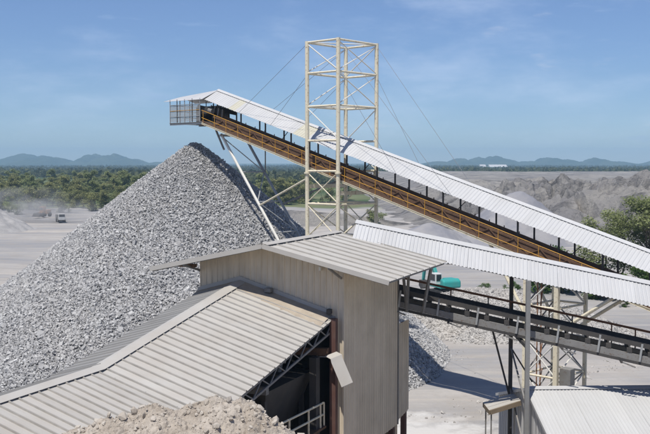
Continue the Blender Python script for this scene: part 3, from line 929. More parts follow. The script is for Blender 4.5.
# ================================================================== TRANSFER HOUSE
YB = radians(24.5)
house = empty('transfer_house', (-2.95, 42.0, 0), -YB, 'tall beige sheet-metal transfer house with ribbed walls and dusty gable roof', 'building')
RZ, SL = 14.17, 0.2177     # ridge height and roof fall
OH, EU = 6.35, 8.7         # half width of roof with overhang, depth
UL, UR, VF, VB = -4.44, 3.44, 1.6, 9.2
def roof_z(u): return RZ - SL * abs(u)
rib = lambda w: [(0, 0), (0.03, 0.0), (0.04, 0.06), (0.085, 0.06), (0.095, 0.0), (w * 0.36, 0.0), (w * 0.375, 0.012), (w * 0.40, 0.012), (w * 0.415, 0), (w * 0.68, 0.0), (w * 0.695, 0.012), (w * 0.72, 0.012), (w * 0.735, 0), (w, 0)]
rw = EU / 9
meR = sheet_mesh('roof_sheet', rib(rw), OH, M_ZINC, SL, 0.0)
nR = 9
for i in range(nR):
    v = i * rw
    # right slope: sheet y -> +u ; x -> -v  (turned -90 deg)
    obj('roof_sheet', meR, house, (0, v + rw, RZ + jit(0.008)), (0, 0, -pi / 2 + jit(0.003)))
    obj('roof_sheet', meR, house, (0, v, RZ + jit(0.008)), (0, 0, pi / 2 + jit(0.003)))
for sg in (-1, 1):
    MB().poly([(0, -0.04, RZ + 0.085), (sg * 0.32, -0.04, RZ - SL * 0.32 + 0.068), (sg * 0.32, EU, RZ - SL * 0.32 + 0.068), (0, EU, RZ + 0.085)][::sg], 0.012, (0, 0, 1)).build('ridge_cap', M_PLAIN, house)
for sgn in (-1, 1):
    MB().bar((0, -0.03, RZ - 0.06), (sgn * OH, -0.03, RZ - 0.06 - SL * OH), 0.03, 0.22, (0, 0, 1)).build('barge_board', M_PLAIN, house)
    MB().bar((0, 0.10, RZ - 0.12), (sgn * (OH - 0.1), 0.10, RZ - 0.12 - SL * OH), 0.10, 0.14).build('fly_rafter', M_GREY, house)
    for uu in (0.6, 2.2, 3.8, 5.4, 6.2):
        zq = roof_z(uu) - 0.10
        MB().bar((sgn * uu, 0.02, zq), (sgn * uu, EU - 0.1, zq), 0.07, 0.12).build('purlin', M_GREY, house)
MB().box(-5.15, -4.2, 0.7, 0.95, 12.82, 12.98).build('bracket_beam', M_RUST, house)
MB().box(-5.1, -4.2, 5.7, 5.95, 12.82, 12.98).build('bracket_beam', M_RUST, house)
for uu in (-4.4, 3.4):
    MB().bar((uu, 1.5, 12.6), (uu, 0.05, roof_z(uu) - 0.2), 0.08, 0.10).build('bracket', M_GREY, house)
# gable wall: one sheet per 0.31 rib, top follows the roof, foot follows the shed roof below
LUA, LSL, LZ = -2.09, 0.2795, 12.16   # shed ridge offset, side fall, height at wall
def shed_z(u): return LZ - LSL * abs(u - LUA)
def wall_sheet(parent, p0, d, w, zb0, zb1, zt0, zt1, n, mat, name='wall_sheet'):
    """upright sheet from p0 along unit d, width w, ribbed outwards along n"""
    d = Vector(d); n = Vector(n); p0 = Vector(p0)
    pr = [(0, 0), (w * 0.36, 0), (w * 0.42, 0.030), (w * 0.50, 0.030), (w * 0.56, 0), (w, 0)]
    pr = [(0, 0), (0.03, 0.035), (0.075, 0.035), (0.105, 0), (w, 0)]
    V = []; F = []
    for lay in (0, -0.008):
        for (x, h) in pr:
            f = x / w
            b = p0 + d * x + n * (h + lay)
            V.append((b.x, b.y, zb0 + (zb1 - zb0) * f)); V.append((b.x, b.y, zt0 + (zt1 - zt0) * f))
    k = len(pr)
    for lay in (0, 1):
        for i in range(k - 1):
            a = lay * 2 * k + 2 * i
            F.append((a, a + 2, a + 3, a + 1) if lay == 0 else (a, a + 1, a + 3, a + 2))
    me = bpy.data.meshes.new(name); me.from_pydata(V, [], F); me.update(); me.materials.append(mat)
    return obj(name, me, parent, (jit(0.003), jit(0.003), 0))
w = (UR - UL) / 25
for i in range(25):
    a = UL + i * w; b = a + w
    zb = (lambda q: 3.7) if a > 3.05 else (lambda q: shed_z(q) - 0.35)
    wall_sheet(house, (a, VF, 0), (1, 0, 0), w, zb(a), zb(b), roof_z(a) - 0.05, roof_z(b) - 0.05, (0, -1, 0), M_WALL)
nw = 24; w = (VB - VF) / nw
for i in range(nw):
    a = VF + i * w
    wall_sheet(house, (UR, a, 0), (0, 1, 0), w, 3.6 + jit(0.02), 3.6, roof_z(UR) - 0.05, roof_z(UR) - 0.05, (1, 0, 0), M_WALL)
for i in range(13):
    a = VF + (i + 1) * (VB - VF) / 13
    wall_sheet(house, (UL, a, 0), (0, -1, 0), (VB - VF) / 13, 0, 0, roof_z(UL) - 0.05, roof_z(UL) - 0.05, (-1, 0, 0), M_WALL)
for i in range(13):
    ww = (UR - UL) / 13; a = UR - i * ww
    zt = roof_z(a - ww * 0.5) - 0.15
    wall_sheet(house, (a, VB, 0), (-1, 0, 0), ww, 0.0, 0.0, zt, zt, (0, 1, 0), M_WALL)
MB().bar((UR + 0.03, VF - 0.03, 3.6), (UR + 0.03, VF - 0.03, roof_z(UR) - 0.06), 0.09, 0.09).build('corner_trim', M_WALL, house)
MB().bar((UR + 0.03, VB, 3.6), (UR + 0.03, VB, roof_z(UR) - 0.06), 0.06, 0.09).build('corner_trim', M_GREY, house)
# lower panel under the conveyor and legs
for i in range(5):
    wall_sheet(house, (UR - 0.1, VB + 0.35 + i * 0.36, 0), (0, 1, 0), 0.36, 3.7 + 0.04 * i, 3.7 + 0.04 * (i + 1), 9.1, 9.1, (1, 0, 0), M_WALL, 'lower_wall_sheet')
for (u, v) in ((3.2, 1.9), (3.2, VB - 0.3), (3.2, 10.9), (-4.2, 1.9), (-4.2, VB - 0.3)):
    MB().bar((u, v, 0), (u, v, 9.0), 0.28, 0.28).build('column', M_REDPOST, house)
MB().bar((3.2, VB + 0.2, 4.0), (2.6, 10.9, 0.3), 0.14).build('leg_brace', M_RUST, house)
# conveyor mouth framing under the eave
for (u, v, u2, v2) in ((4.3, 8.6, 4.0, 9.1), (5.6, 8.55, 4.9, 9.1), (3.7, 8.9, 3.9, 9.4)):
    MB().bar((u, v, roof_z(u) - 0.12), (u2, v2, 9.9), 0.13, 0.13).build('mouth_strut', M_GREY, house)
MB().bar((3.5, 8.5, roof_z(3.5) - 0.2), (6.0, 8.5, roof_z(6.0) - 0.2), 0.12, 0.18).build('mouth_beam', M_DARK, house)
# wall lamp brackets on the gable
for (u, z) in ((0.55, 13.65), (2.35, 13.05)):
    MB().box(u - 0.05, u + 0.05, VF - 0.26, VF - 0.05, z - 0.12, z + 0.06).build('lamp', M_WSTEEL, house)

# ================================================================== SHED with the broken-backed gable roof
shed = empty('loading_shed', (-2.95, 42.0, 0), -YB, 'long open-sided shed with broken-backed pale ribbed roof against the transfer house', 'shed')
VK, VE = -9.41, -19.0      # kink and far end
F1 = (12.16 - 10.12) / (VF - VK)     # fall along the upper part
WR, WL = 5.15, 2.45
def ridge_z(v): return 12.16 - F1 * (VF - v) if v > VK else 10.12
lw = 0.47
ribL = [(0, 0), (0.03, 0.0), (0.04, 0.055), (0.085, 0.055), (0.095, 0.0), (lw * 0.55, 0.004), (lw, 0)]
lrev = [(lw - x, z) for x, z in ribL][::-1]
mUR = sheet_mesh('roof_sheet', ribL, WR, M_LEAN, LSL, F1)      # right slope of upper part; x runs to -v
mLR = sheet_mesh('roof_sheet', ribL, WR, M_LEAN, LSL, 0.0)
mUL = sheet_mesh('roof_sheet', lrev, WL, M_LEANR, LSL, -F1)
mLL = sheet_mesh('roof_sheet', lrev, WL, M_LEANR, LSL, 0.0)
v = VF
while v > VE:
    upper = v - lw > VK - 0.3
    zr = ridge_z(v) if upper else 10.12 + 0.0
    obj('roof_sheet', mUR if upper else mLR, shed, (LUA, v, zr + jit(0.008)), (jit(0.002), 0, -pi / 2 + jit(0.004)))
    zr2 = ridge_z(v - lw) if upper else 10.12
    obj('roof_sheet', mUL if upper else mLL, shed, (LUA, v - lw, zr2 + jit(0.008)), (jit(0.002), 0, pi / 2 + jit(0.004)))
    v -= lw
for va, vb in ((VF, VK), (VK, VE)):
    for sg in (1, -1):
        vb2 = vb + 0.001
        MB().poly([(LUA, va, ridge_z(va) + 0.08), (LUA + sg * 0.34, va, ridge_z(va) - LSL * 0.34 + 0.066), (LUA + sg * 0.34, vb2, ridge_z(vb2) - LSL * 0.34 + 0.066), (LUA, vb2, ridge_z(vb2) + 0.08)][::-sg], 0.012, (0, 0, 1)).build('ridge_cap', M_PLAIN, shed)
# dust-covered flashing against the wall
for sg, wd in ((1, WR - 0.15), (-1, WL)):
    e = LUA + sg * wd
    z0 = ridge_z(VF) + 0.098; f = LSL * wd
    aa_ = np.linspace(0, 1, 60); bb_ = np.linspace(0, 1, 16)
    A_, B_ = np.meshgrid(aa_, bb_)
    dep = (0.95 + 0.55 * A_ + 0.35 * (fbm(A_ * 9, A_ * 0 + 3.3, 4, 15) - 0.5)) if sg > 0 else (0.85 - 0.3 * A_ + 0.2 * fbm(A_ * 7, A_ * 0 + 1.3, 3, 16))
    Vv = VF - 0.05 - B_ * dep
    lift = 0.085 * (1 - B_ ** 1.6) - 0.012 * B_ + 0.03 * (fbm(A_ * 22, B_ * 7, 4, 18) - 0.5)
    Zz = ridge_z(VF) - F1 * (VF - Vv) - LSL * wd * A_ + lift
    V = np.stack([(LUA + sg * wd * A_).ravel(), Vv.ravel(), Zz.ravel()], 1)
    ii = np.arange(60 * 16).reshape(16, 60)
    F = np.stack([ii[:-1, :-1].ravel(), ii[:-1, 1:].ravel(), ii[1:, 1:].ravel(), ii[1:, :-1].ravel()], 1)
    if sg > 0: F = F[:, ::-1]
    obj('dust_drift', big_mesh('dust_drift', V, F, M_DUST, None, True), shed)
    MB().poly([(LUA, VF - 0.06, z0 + 0.16), (e, VF - 0.06, z0 + 0.16 - f), (e, VF - 0.06, z0 - f - 0.05), (LUA, VF - 0.06, z0 - 0.05)][::-sg], 0.02, (0, -1, 0)).build('flashing_upstand', M_PLAIN, shed)
# lump on the flashing near the ridge, and the bracket at the corner
bevel(MB().box(-0.55, -0.2, VF - 0.42, VF - 0.1, shed_z(-0.4) + 0.05, shed_z(-0.4) + 0.26).build('junction_box', M_GREY, shed), 0.03)
bevel(MB().box(2.72, 2.95, VF - 0.34, VF - 0.1, shed_z(2.8) + 0.1, shed_z(2.8) + 0.34).build('junction_box', M_DARK, shed), 0.03)
# edge truss on the open right side, posts, purlins
def edge_z(v): return ridge_z(v) - LSL * WR
ue = LUA + WR - 0.12
for va, vb in ((VF - 0.1, VK), (VK, VE + 0.2)):
    for dz in (0.12, 0.62):
        MB().bar((ue, va, edge_z(va) - dz), (ue, vb, edge_z(vb) - dz), 0.07, 0.09).build('truss_chord', M_GREY, shed)
    v = va; t = True
    while v - 0.7 > vb:
        MB().bar((ue, v, edge_z(v) - (0.12 if t else 0.62)), (ue, v - 0.7, edge_z(v - 0.7) - (0.62 if t else 0.12)), 0.045).build('truss_web', M_GREY, shed)
        t = not t; v -= 0.7
for uu in (-4.4, -3.2, -1.2, 0.2, 1.6, 2.6):
    for va, vb in ((VF - 0.1, VK), (VK, VE + 0.2)):
        z = lambda v: ridge_z(v) - LSL * abs(uu - LUA) - 0.09
        MB().bar((uu, va, z(va)), (uu, vb, z(vb)), 0.06, 0.12).build('purlin', M_GREY, shed)
for v in (1.35, -3.4, -8.2, -13.0, -18.0):
    MB().bar((LUA + 0.0, v, ridge_z(v) - 0.18), (LUA + WR - 0.1, v, edge_z(v) - 0.18), 0.09, 0.18).build('rafter', M_GREY, shed)
    MB().bar((LUA + 0.0, v, ridge_z(v) - 0.18), (LUA - WL + 0.1, v, ridge_z(v) - LSL * WL - 0.18), 0.09, 0.18).build('rafter', M_GREY, shed)
MB().bar((3.12, 1.25, 0.0), (3.12, 1.25, 10.72), 0.30, 0.26).build('corner_post', M_REDPOST, shed)
for v in (-18.0,):
    MB().bar((2.9, v, 5), (2.9, v, edge_z(v) - 0.1), 0.2).build('post', M_REDPOST, shed)
for v in (1.3, -3.4, -8.2, -13.0, -18.0):
    MB().bar((UL - 0.02, v, 0), (UL - 0.02, v, ridge_z(v) - LSL * WL - 0.1), 0.2).build('post', M_REDPOST, shed)
# left wall that holds back the rock, and an unseen end wall added to block the sun
v = VF - 0.05
while v > VE + 0.3:
    z = ridge_z(v) - LSL * WL - 0.15
    wall_sheet(shed, (UL - 0.1, v, 0), (0, -1, 0), 0.6, 0, 0, z, ridge_z(v - 0.6) - LSL * WL - 0.15, (-1, 0, 0), M_WALL)
    v -= 0.6
u = UL
while u < LUA + WR - 0.6:
    z = lambda q: 10.12 - LSL * abs(q - LUA) - 0.12
    wall_sheet(shed, (u, VE + 0.3, 0), (1, 0, 0), 0.6, 3, 3, z(u), z(u + 0.6), (0, -1, 0), M_WALL); u += 0.6
# broken eave sheet hanging from the corner post
bs = MB()
P = [(3.0, 0.55, 9.05), (3.3, 0.5, 8.95), (3.36, 0.45, 8.8), (3.95, 0.28, 7.75)]
for i in range(3):
    a, b = Vector(P[i]), Vector(P[i + 1]); wv = Vector((0.30, 0.62, 0.12)) * 1.0
    bs.quadbox([a, b, b + wv, a + wv, a + Vector((0, 0, .015)), b + Vector((0, 0, .015)), b + wv + Vector((0, 0, .015)), a + wv + Vector((0, 0, .015))])
bs.build('hanging_sheet', M_LEAN, shed)
MB().bar((1.85, 0.9, 10.75), (1.88, 0.9, 9.75), 0.05).bar((1.88, 0.9, 9.75), (2.5, 0.8, 8.95), 0.05).bar((2.5, 0.8, 8.95), (3.1, 0.7, 9.0), 0.05).build('bent_pipe', M_GALV, shed)

# feed hopper inside the shed, with black blocks added for its shade
hop = empty('feed_hopper', (-2.95, 42.0, 0), -YB, 'dark steel feed hopper and chute in the shade under the shed roof', 'hopper')
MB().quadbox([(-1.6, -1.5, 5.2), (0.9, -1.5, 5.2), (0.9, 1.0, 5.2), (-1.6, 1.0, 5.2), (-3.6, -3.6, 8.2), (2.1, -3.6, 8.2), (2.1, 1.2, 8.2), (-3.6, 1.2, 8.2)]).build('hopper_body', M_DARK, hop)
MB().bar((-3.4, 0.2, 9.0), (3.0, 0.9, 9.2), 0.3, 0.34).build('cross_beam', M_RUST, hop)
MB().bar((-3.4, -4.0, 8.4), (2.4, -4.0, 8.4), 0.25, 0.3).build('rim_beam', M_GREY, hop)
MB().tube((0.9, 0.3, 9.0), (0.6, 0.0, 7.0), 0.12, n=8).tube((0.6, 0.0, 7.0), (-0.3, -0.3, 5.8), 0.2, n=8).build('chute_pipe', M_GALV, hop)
MB().box(-3.9, 2.2, 1.3, 6.5, 0, 10.2).build('rear_shade_block', M_SHADE, hop)  # added block, painted black to darken the back of the shed
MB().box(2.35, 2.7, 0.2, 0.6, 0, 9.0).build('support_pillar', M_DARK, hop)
MB().box(-4.2, 1.9, -8.6, -3.7, 0, 7.6).build('front_shade_block', M_SHADE, hop)  # second added block, its black stands for shade
for (u, v) in ((-3.2, -3.2), (1.8, -3.2), (-3.2, 0.9), (1.6, 0.9)):
    MB().bar((u, v, 0), (u, v, 8.0), 0.2).build('leg', M_DARK, hop)
stair = empty('stair_railing', (-2.95, 42.0, 0), -YB, 'cream pipe handrail leading down beside the red corner post of the shed', 'railing')
r0, r1 = Vector((2.75, -4.6, 6.95)), Vector((2.75, 0.95, 6.75))
for dz in (0.0, -0.55):
    MB().tube(r0 + Vector((0, 0, dz)), r1 + Vector((0, 0, dz)), 0.05, n=8).build('rail', M_CREAM, stair)
for f in (0.0, 0.35, 0.7, 0.93, 1.0):
    q = r0.lerp(r1, f)
    MB().tube((q.x, q.y, 5.6), (q.x, q.y, q.z), 0.05, n=8).build('rail_post', M_CREAM, stair)
MB().box(1.7, 2.85, -4.8, 1.0, 5.55, 5.65).build('stair_deck', M_RUST, stair)
for q in ((2.3, -4.5), (2.3, 0.7)):
    MB().bar((q[0], q[1], 0), (q[0], q[1], 5.55), 0.15).build('stair_leg', M_RUST, stair)

# ================================================================== CONVEYOR B (lower, in front)
YC = radians(12); SB = 0.193
cb = empty('feed_conveyor', (6.0, 49.5, 0), -YC, 'lower grey belt conveyor with white corrugated roof entering the transfer house', 'conveyor')
B0, B1 = -4.3, 24.0
def bz(z0, s): return z0 - SB * s
WB, RB = 1.72, 1.06
bw = 0.78
mB = sheet_mesh('roof_sheet', profile(bw, 0.20, 0.034), WB, M_WHITE, RB / WB, SB)
mB2 = sheet_mesh('roof_sheet', [(bw - x, z) for x, z in profile(bw, 0.20, 0.034)][::-1], WB, M_WHITE, RB / WB, -SB)
s = B0
while s < B1:
    z = bz(13.91, s)
    obj('roof_sheet', mB2, cb, (s + bw, 0, z - SB * bw + jit(0.012)), (jit(0.006), jit(0.003), pi + jit(0.006)))
    obj('roof_sheet', mB, cb, (s, 0, z + jit(0.01)), (jit(0.006), 0, jit(0.006)))
    s += bw
for sd in (-1, 1):
    n = Vector((0, sd * RB / WB, 1)).normalized()
    MB().bar((B0 - 0.05, sd * 0.14, bz(13.91, B0) + 0.005), (B1, sd * 0.14, bz(13.91, B1) + 0.005), 0.34, 0.018, n).build('ridge_cap', M_WHITE, cb)
    for c in (0.5, 1.0, 1.55):
        z0 = 13.91 - RB * c / WB - 0.10
        MB().bar((B0, sd * c, bz(z0, B0)), (B1, sd * c, bz(z0, B1)), 0.06, 0.07).build('purlin', M_DARK, cb)
s = B0 + 0.2
while s < B1:
    MB().bar((s, -1.6, bz(13.91, s) - RB * 1.6 / WB - 0.09), (s, 0, bz(13.91, s) - 0.12), 0.06, 0.08).bar((s, 1.6, bz(13.91, s) - RB * 1.6 / WB - 0.09), (s, 0, bz(13.91, s) - 0.12), 0.06, 0.08).build('rafter', M_DARK, cb)
    s += 3.4
# stringers
for c in (-0.92, 0.92):
    MB().channel((B0 + 1.5, c, bz(9.92, B0 + 1.5)), (B1, c, bz(9.92, B1)), 0.34, 0.10, 0.02, -1 if c < 0 else 1).build('stringer', M_GREY, cb)
    MB().bar((B0 + 1.5, c, bz(9.66, B0 + 1.5)), (B1, c, bz(9.66, B1)), 0.10, 0.14).build('lower_chord', M_DARK, cb)
    MB().bar((B0 + 1.5, c * 0.86, bz(10.62, B0 + 1.5)), (B1, c * 0.86, bz(10.62, B1)), 0.04, 0.26).build('skirt_board', M_DARK, cb)
V = []; F = []
ss = np.linspace(B0 + 1, B1, 40)
for dz in (0, -0.03):
    for q in ss:
        for (c, h) in ((-0.72, 0.22), (-0.32, 0.0), (0.32, 0.0), (0.72, 0.22)): V.append((q, c, bz(10.46 + dz, q) + h))
for r in range(39):
    for c in range(3):
        a = r * 4 + c; F.append((a, a + 4, a + 5, a + 1)); a += 160; F.append((a, a + 1, a + 5, a + 4))
obj('belt', big_mesh('belt', np.array(V), np.array(F), M_BELT), cb)
MB().bar((B0 + 1.5, 0, bz(9.75, B0 + 1.5)), (B1, 0, bz(9.75, B1)), 1.2, 0.03).build('return_belt', M_BELT, cb)
me = MB().tube((0, -0.78, 0.12), (0, -0.34, -0.09), 0.085).tube((0, -0.34, -0.09), (0, 0.34, -0.09), 0.085).tube((0, 0.34, -0.09), (0, 0.78, 0.12), 0.085).bar((0, -0.95, -0.24), (0, 0.95, -0.24), 0.10, 0.08).bar((0, -0.80, -0.24), (0, -0.80, 0.22), 0.07).bar((0, 0.80, -0.24), (0, 0.80, 0.22), 0.07).box(-0.13, 0.13, -0.93, -0.70, -0.30, -0.05).mesh('idler', M_DARK)
mk = MB().bar((0, -1.02, -0.62), (0.12, -1.05, 0.30), 0.10, 0.05).mesh('stand_bracket', M_GALV)
s = B0 + 2.0
k = 0
while s < B1:
    obj('idler', me, cb, (s, 0, bz(10.40, s)))
    if k % 2 == 0: obj('stand_bracket', mk, cb, (s + 0.5, 0, bz(10.40, s + 0.5)))
    s += 1.05; k += 1
s = B0 + 2.2
while s < B1:
    MB().bar((s, -1.15, bz(9.55, s)), (s, 1.5, bz(9.55, s)), 0.10, 0.10).build('cross_beam', M_DARK, cb)
    MB().bar((s, -1.1, bz(9.56, s)), (s + 0.7, -1.1, bz(9.30, s)), 0.07).build('outrigger', M_GREY, cb)
    s += 3.0
# walkway with rusty rail beyond the belt
MB().bar((B0 + 1.5, 1.35, bz(9.70, B0 + 1.5)), (B1, 1.35, bz(9.70, B1)), 0.7, 0.04).build('walkway', M_RUST, cb)
MB().tube((B0 + 1.2, 1.62, bz(11.03, B0 + 1.2)), (B1, 1.62, bz(11.03, B1)), 0.065, n=8).build('handrail', M_RUSTRAIL, cb)
s = B0 + 1.8; k = 0
while s < B1:
    MB().bar((s, 1.62, bz(9.7, s)), (s, 1.62, bz(11.0, s)), 0.07).build('rail_post', M_RUSTRAIL if k % 3 else M_DARK, cb)
    s += 1.25 if k % 2 else 2.1; k += 1
# support bents
bents = empty('conveyor_bent', (0, 0, 0), 0, 'grey two-post frame carrying the roof and belt of the lower conveyor', 'trestle')
bents.location = (10.55, 46.4, 0)
def gz(x, y): # conveyor height at a world point
    dx, dy = x - 6.0, y - 49.5
    return dx * cos(YC) - dy * sin(YC)
sA_ = gz(10.55, 46.4); sB_ = gz(10.75, 50.6)
bevel(MB().bar((0, 0, 0), (0, 0, bz(12.9, sA_)), 0.23, 0.20, (0, 1, 0)).build('post', M_POST, bents), 0.01)
bevel(MB().bar((0.0, 4.2, 0), (0.0, 4.2, bz(12.9, sB_)), 0.20, 0.20, (0, 1, 0)).build('post', M_DARK, bents), 0.01)
MB().bar((0, 0, bz(9.4, sA_)), (0, 4.2, bz(9.4, sB_)), 0.16, 0.2).build('cross_beam', M_DARK, bents)
for a, b in ((7.6, 5.2), (5.2, 2.6), (2.6, 0.2)):
    MB().bar((0, 0, b), (0, 4.2, a), 0.08).build('brace', M_GREY, bents)
MB().bar((-1.1, 4.2, bz(9.4, sB_ - 1.1)), (0.0, 4.2, 4.6), 0.10).build('knee_brace', M_DARK, bents)
MB().bar((0.1, 4.2, 7.4), (1.2, 4.0, 5.6), 0.08).build('knee_brace', M_DARK, bents)

# ================================================================== WHITE SHED at the lower right
ws = empty('white_shed', (10.78, 47.7, 0), radians(2), 'low shed with clean white corrugated roof beside the conveyor posts', 'shed')
sw = 0.76
wl, wf = 9.5, 0.30
prS = profile(sw, 0.19, 0.03)
mS = sheet_mesh('roof_sheet', prS, wl, M_SHED, wf, 0.0)
mS2 = sheet_mesh('roof_sheet', prS, 7.0, M_SHED, wf, 0.0)
for i in range(22):
    x = i * sw
    obj('roof_sheet', mS, ws, (x + sw, 0, 5.95 + jit(0.004)), (0, 0, pi + jit(0.002)))
    obj('roof_sheet', mS2, ws, (x, 0, 5.95 + jit(0.004)), (0, 0, jit(0.002)))
MB().bar((-0.05, -0.15, 5.98), (16.8, -0.15, 5.98), 0.34, 0.018, Vector((0, -wf, 1)).normalized()).bar((-0.05, 0.15, 5.98), (16.8, 0.15, 5.98), 0.34, 0.018, Vector((0, wf, 1)).normalized()).build('ridge_cap', M_SHED, ws)
for sd in (-1, 1):
    L = wl if sd < 0 else 7.0
    n = 14
    for i in range(n):
        y0 = sd * L * 0.96 * i / n; y1 = sd * L * 0.96 * (i + 1) / n
        a, b = (y0, y1)
        wall_sheet(ws, (0.12, a, 0), (0, sd, 0), abs(y1 - y0), 0, 0, 5.89 - wf * abs(y0), 5.89 - wf * abs(y1), (-1, 0, 0), M_SHED)
    MB().bar((0.0, 0, 5.87), (0.0, sd * L, 5.87 - wf * L), 0.06, 0.16).build('barge_board', M_SHED, ws)
for i in range(26):
    wall_sheet(ws, (0.12 + i * 0.62, -wl * 0.96, 0), (1, 0, 0), 0.62, 0, 0, 5.85 - wf * wl * 0.96, 5.85 - wf * wl * 0.96, (0, -1, 0), M_SHED)
lt = empty('lean_to_canopy', (10.78, 47.7, 0), radians(2), 'small weathered brown canopy leaning on the white shed wall', 'canopy')
for i in range(3):
    y = 2.6 - i * 0.55
    z_ = jit(0.02)
    MB().quadbox([(-1.75, y - 0.5, 4.42), (0.0, y - 0.5, 4.95), (0.0, y, 4.95), (-1.75, y, 4.42), (-1.75, y - 0.5, 4.47), (0.0, y - 0.5, 5.0), (0.0, y, 5.0), (-1.75, y, 4.47)]).build('canopy_sheet', M_PLAIN, lt)
MB().bar((-1.72, 0.98, 4.34), (-1.72, 2.6, 4.34), 0.08, 0.24).bar((-1.7, 0.96, 4.34), (0.0, 0.96, 4.86), 0.08, 0.24).build('edge_beam', M_THATCH, lt)
for y in (1.1, 2.5):
    MB().bar((-1.6, y, 0), (-1.6, y, 4.3), 0.07).build('post', M_GREY, lt)
# ================================================================== RUBBLE MOUND in the foreground
mo = empty('rubble_mound', (-2.6, 20.0, 8.0), 0, 'rough mound of beige soil and broken rock in front of the loading shed', 'mound')
cx_ = np.array([20, 60, 80, 110, 140, 152, 170, 190, 205, 215, 228, 245, 256, 262, 275, 295, 320, 345])
cy_ = np.array([450, 440, 432, 422, 412, 410, 415, 410, 405, 402, 404, 405, 408, 416, 424, 434, 446, 462])
def mound_z(X, Y):   # local X, Y about (-2.6, 20)
    px = 325 + 900 * (X - 2.6) / 20.0
    crest = 18 - (np.interp(px, cx_, cy_) - 163) / 900 * 20.0
    wob = (fbm(X * 0.8 + 3, X * 0 + 2, 3, 12) - 0.5) * 1.2
    d = Y - wob
    fall = np.where(d < 0, 0.62 * np.abs(d), 0.70 * np.abs(d))
    z = crest - (np.sqrt(fall ** 2 + 0.02) - 0.14)
    z = z + (fbm(X * 2.2, Y * 2.2, 6, 31, 0.62) - 0.5) * 0.42 + (fbm(X * 9, Y * 9, 4, 37, 0.6, True) - 0.5) * 0.12
    return z - 8.0
V, F = grid(np.arange(-6.2, 5.6, 0.04), np.arange(-5.5, 5.0, 0.045), mound_z)
obj('soil_body', big_mesh('soil_body', V, F, M_SOIL, None, False), mo)
n = 9000
X = RNG.uniform(-6, 4.5, n); Y = RNG.uniform(-3.5, 2.0, n)
s = np.clip(0.018 * np.exp(RNG.normal(0, 0.75, n)), 0.008, 0.16)
V, F, t = stones(np.stack([X, Y, mound_z(X, Y) + s * 0.25], 1), s, RNG)
tag(obj('clods', big_mesh('clods', V, F, M_CLOD, t), mo), 'loose clods and stones on the mound', None, None, 'stuff')

# scattered loose stones on the yard
n = 2600
X = RNG.uniform(2, 34, n); Y = RNG.uniform(62, 112, n)
w = fbm(X / 6, Y / 6, 3, 91); kp = w > 0.52
X, Y = X[kp], Y[kp]
V, F, t = stones(np.stack([X, Y, ground_z(X, Y) + 0.02], 1), np.clip(0.06 * np.exp(RNG.normal(0, 0.6, len(X))), 0.02, 0.3), RNG)
tag(obj('loose_gravel', big_mesh('loose_gravel', V, F, M_ROCK2, t)), 'loose stones strewn over the yard by the heaps', None, None, 'stuff')

# ================================================================== EXCAVATOR
ex = empty('excavator', (16.1, 121.0, 0.0), radians(112), 'turquoise tracked excavator parked beyond the lower conveyor', 'excavator')
for y in (-1.15, 1.15):
    mb = MB()
    pr = [(-1.9, 0.45), (-1.75, 0.12), (-1.45, 0.0), (1.45, 0.0), (1.75, 0.12), (1.9, 0.45), (1.75, 0.8), (1.45, 0.92), (-1.45, 0.92), (-1.75, 0.8)]
    mb.poly([(x, y - 0.28, z) for x, z in pr], 0.56, (0, 1, 0))
    mb.build('track', M_TYRE, ex)
MB().box(-1.2, 1.2, -0.9, 0.9, 0.5, 1.05).build('undercarriage', M_DARK, ex)
MB().tube((0, 0, 1.05), (0, 0, 1.25), 0.75, n=20).build('slew_ring', M_DARK, ex)
bevel(MB().poly([(-1.5, -1.3, 1.25), (1.9, -1.3, 1.25), (1.9, 1.3, 1.25), (-1.5, 1.3, 1.25)], 0.35, (0, 0, 1)).build('upper_deck', M_TURQ, ex), 0.05)
bevel(MB().poly([(-2.3, -1.35, 1.35), (-1.2, -1.35, 1.3), (-1.2, -1.35, 2.55), (-1.7, -1.35, 2.6), (-2.25, -1.35, 2.3)], 2.7, (0, 1, 0)).build('counterweight', M_TURQ, ex), 0.22, 3)
bevel(MB().box(-1.2, 0.2, -1.3, 0.2, 1.6, 2.5).build('engine_cover', M_TURQ, ex), 0.1)
bevel(MB().poly([(0.1, 0.25, 1.6), (1.85, 0.25, 1.6), (1.75, 0.25, 2.5), (1.4, 0.25, 3.1), (0.15, 0.25, 3.1)], 1.0, (0, 1, 0)).build('cab', M_TRUCK, ex), 0.06)
MB().poly([(0.25, 0.22, 2.1), (1.6, 0.22, 2.1), (1.35, 0.22, 2.95), (0.25, 0.22, 2.95)], 0.02, (0, 1, 0)).build('window', M_GLASS, ex)
MB().poly([(0.25, 1.28, 2.1), (1.6, 1.28, 2.1), (1.35, 1.28, 2.95), (0.25, 1.28, 2.95)], 0.02, (0, -1, 0)).build('window', M_GLASS, ex)
MB().box(0.07, 0.095, 0.4, 1.1, 2.1, 2.95).build('window', M_GLASS, ex)
bevel(MB().poly([(1.3, -0.3, 1.6), (1.9, -0.3, 1.5), (3.4, -0.3, 3.6), (5.6, -0.3, 3.5), (5.6, -0.3, 3.9), (3.2, -0.3, 4.3)], 0.45, (0, 1, 0)).build('boom', M_TURQ, ex), 0.04)
bevel(MB().poly([(5.2, -0.25, 4.1), (5.8, -0.25, 4.0), (6.2, -0.25, 1.4), (5.9, -0.25, 1.35)], 0.35, (0, 1, 0)).build('stick', M_TURQ, ex), 0.03)
MB().poly([(5.6, -0.5, 1.5), (6.4, -0.5, 1.5), (6.5, -0.5, 0.7), (5.9, -0.5, 0.25), (5.2, -0.5, 0.5)], 0.9, (0, 1, 0)).build('bucket', M_DARK, ex)
MB().tube((2.0, -0.05, 1.7), (3.3, -0.05, 3.3), 0.09).build('boom_cylinder', M_GALV, ex)
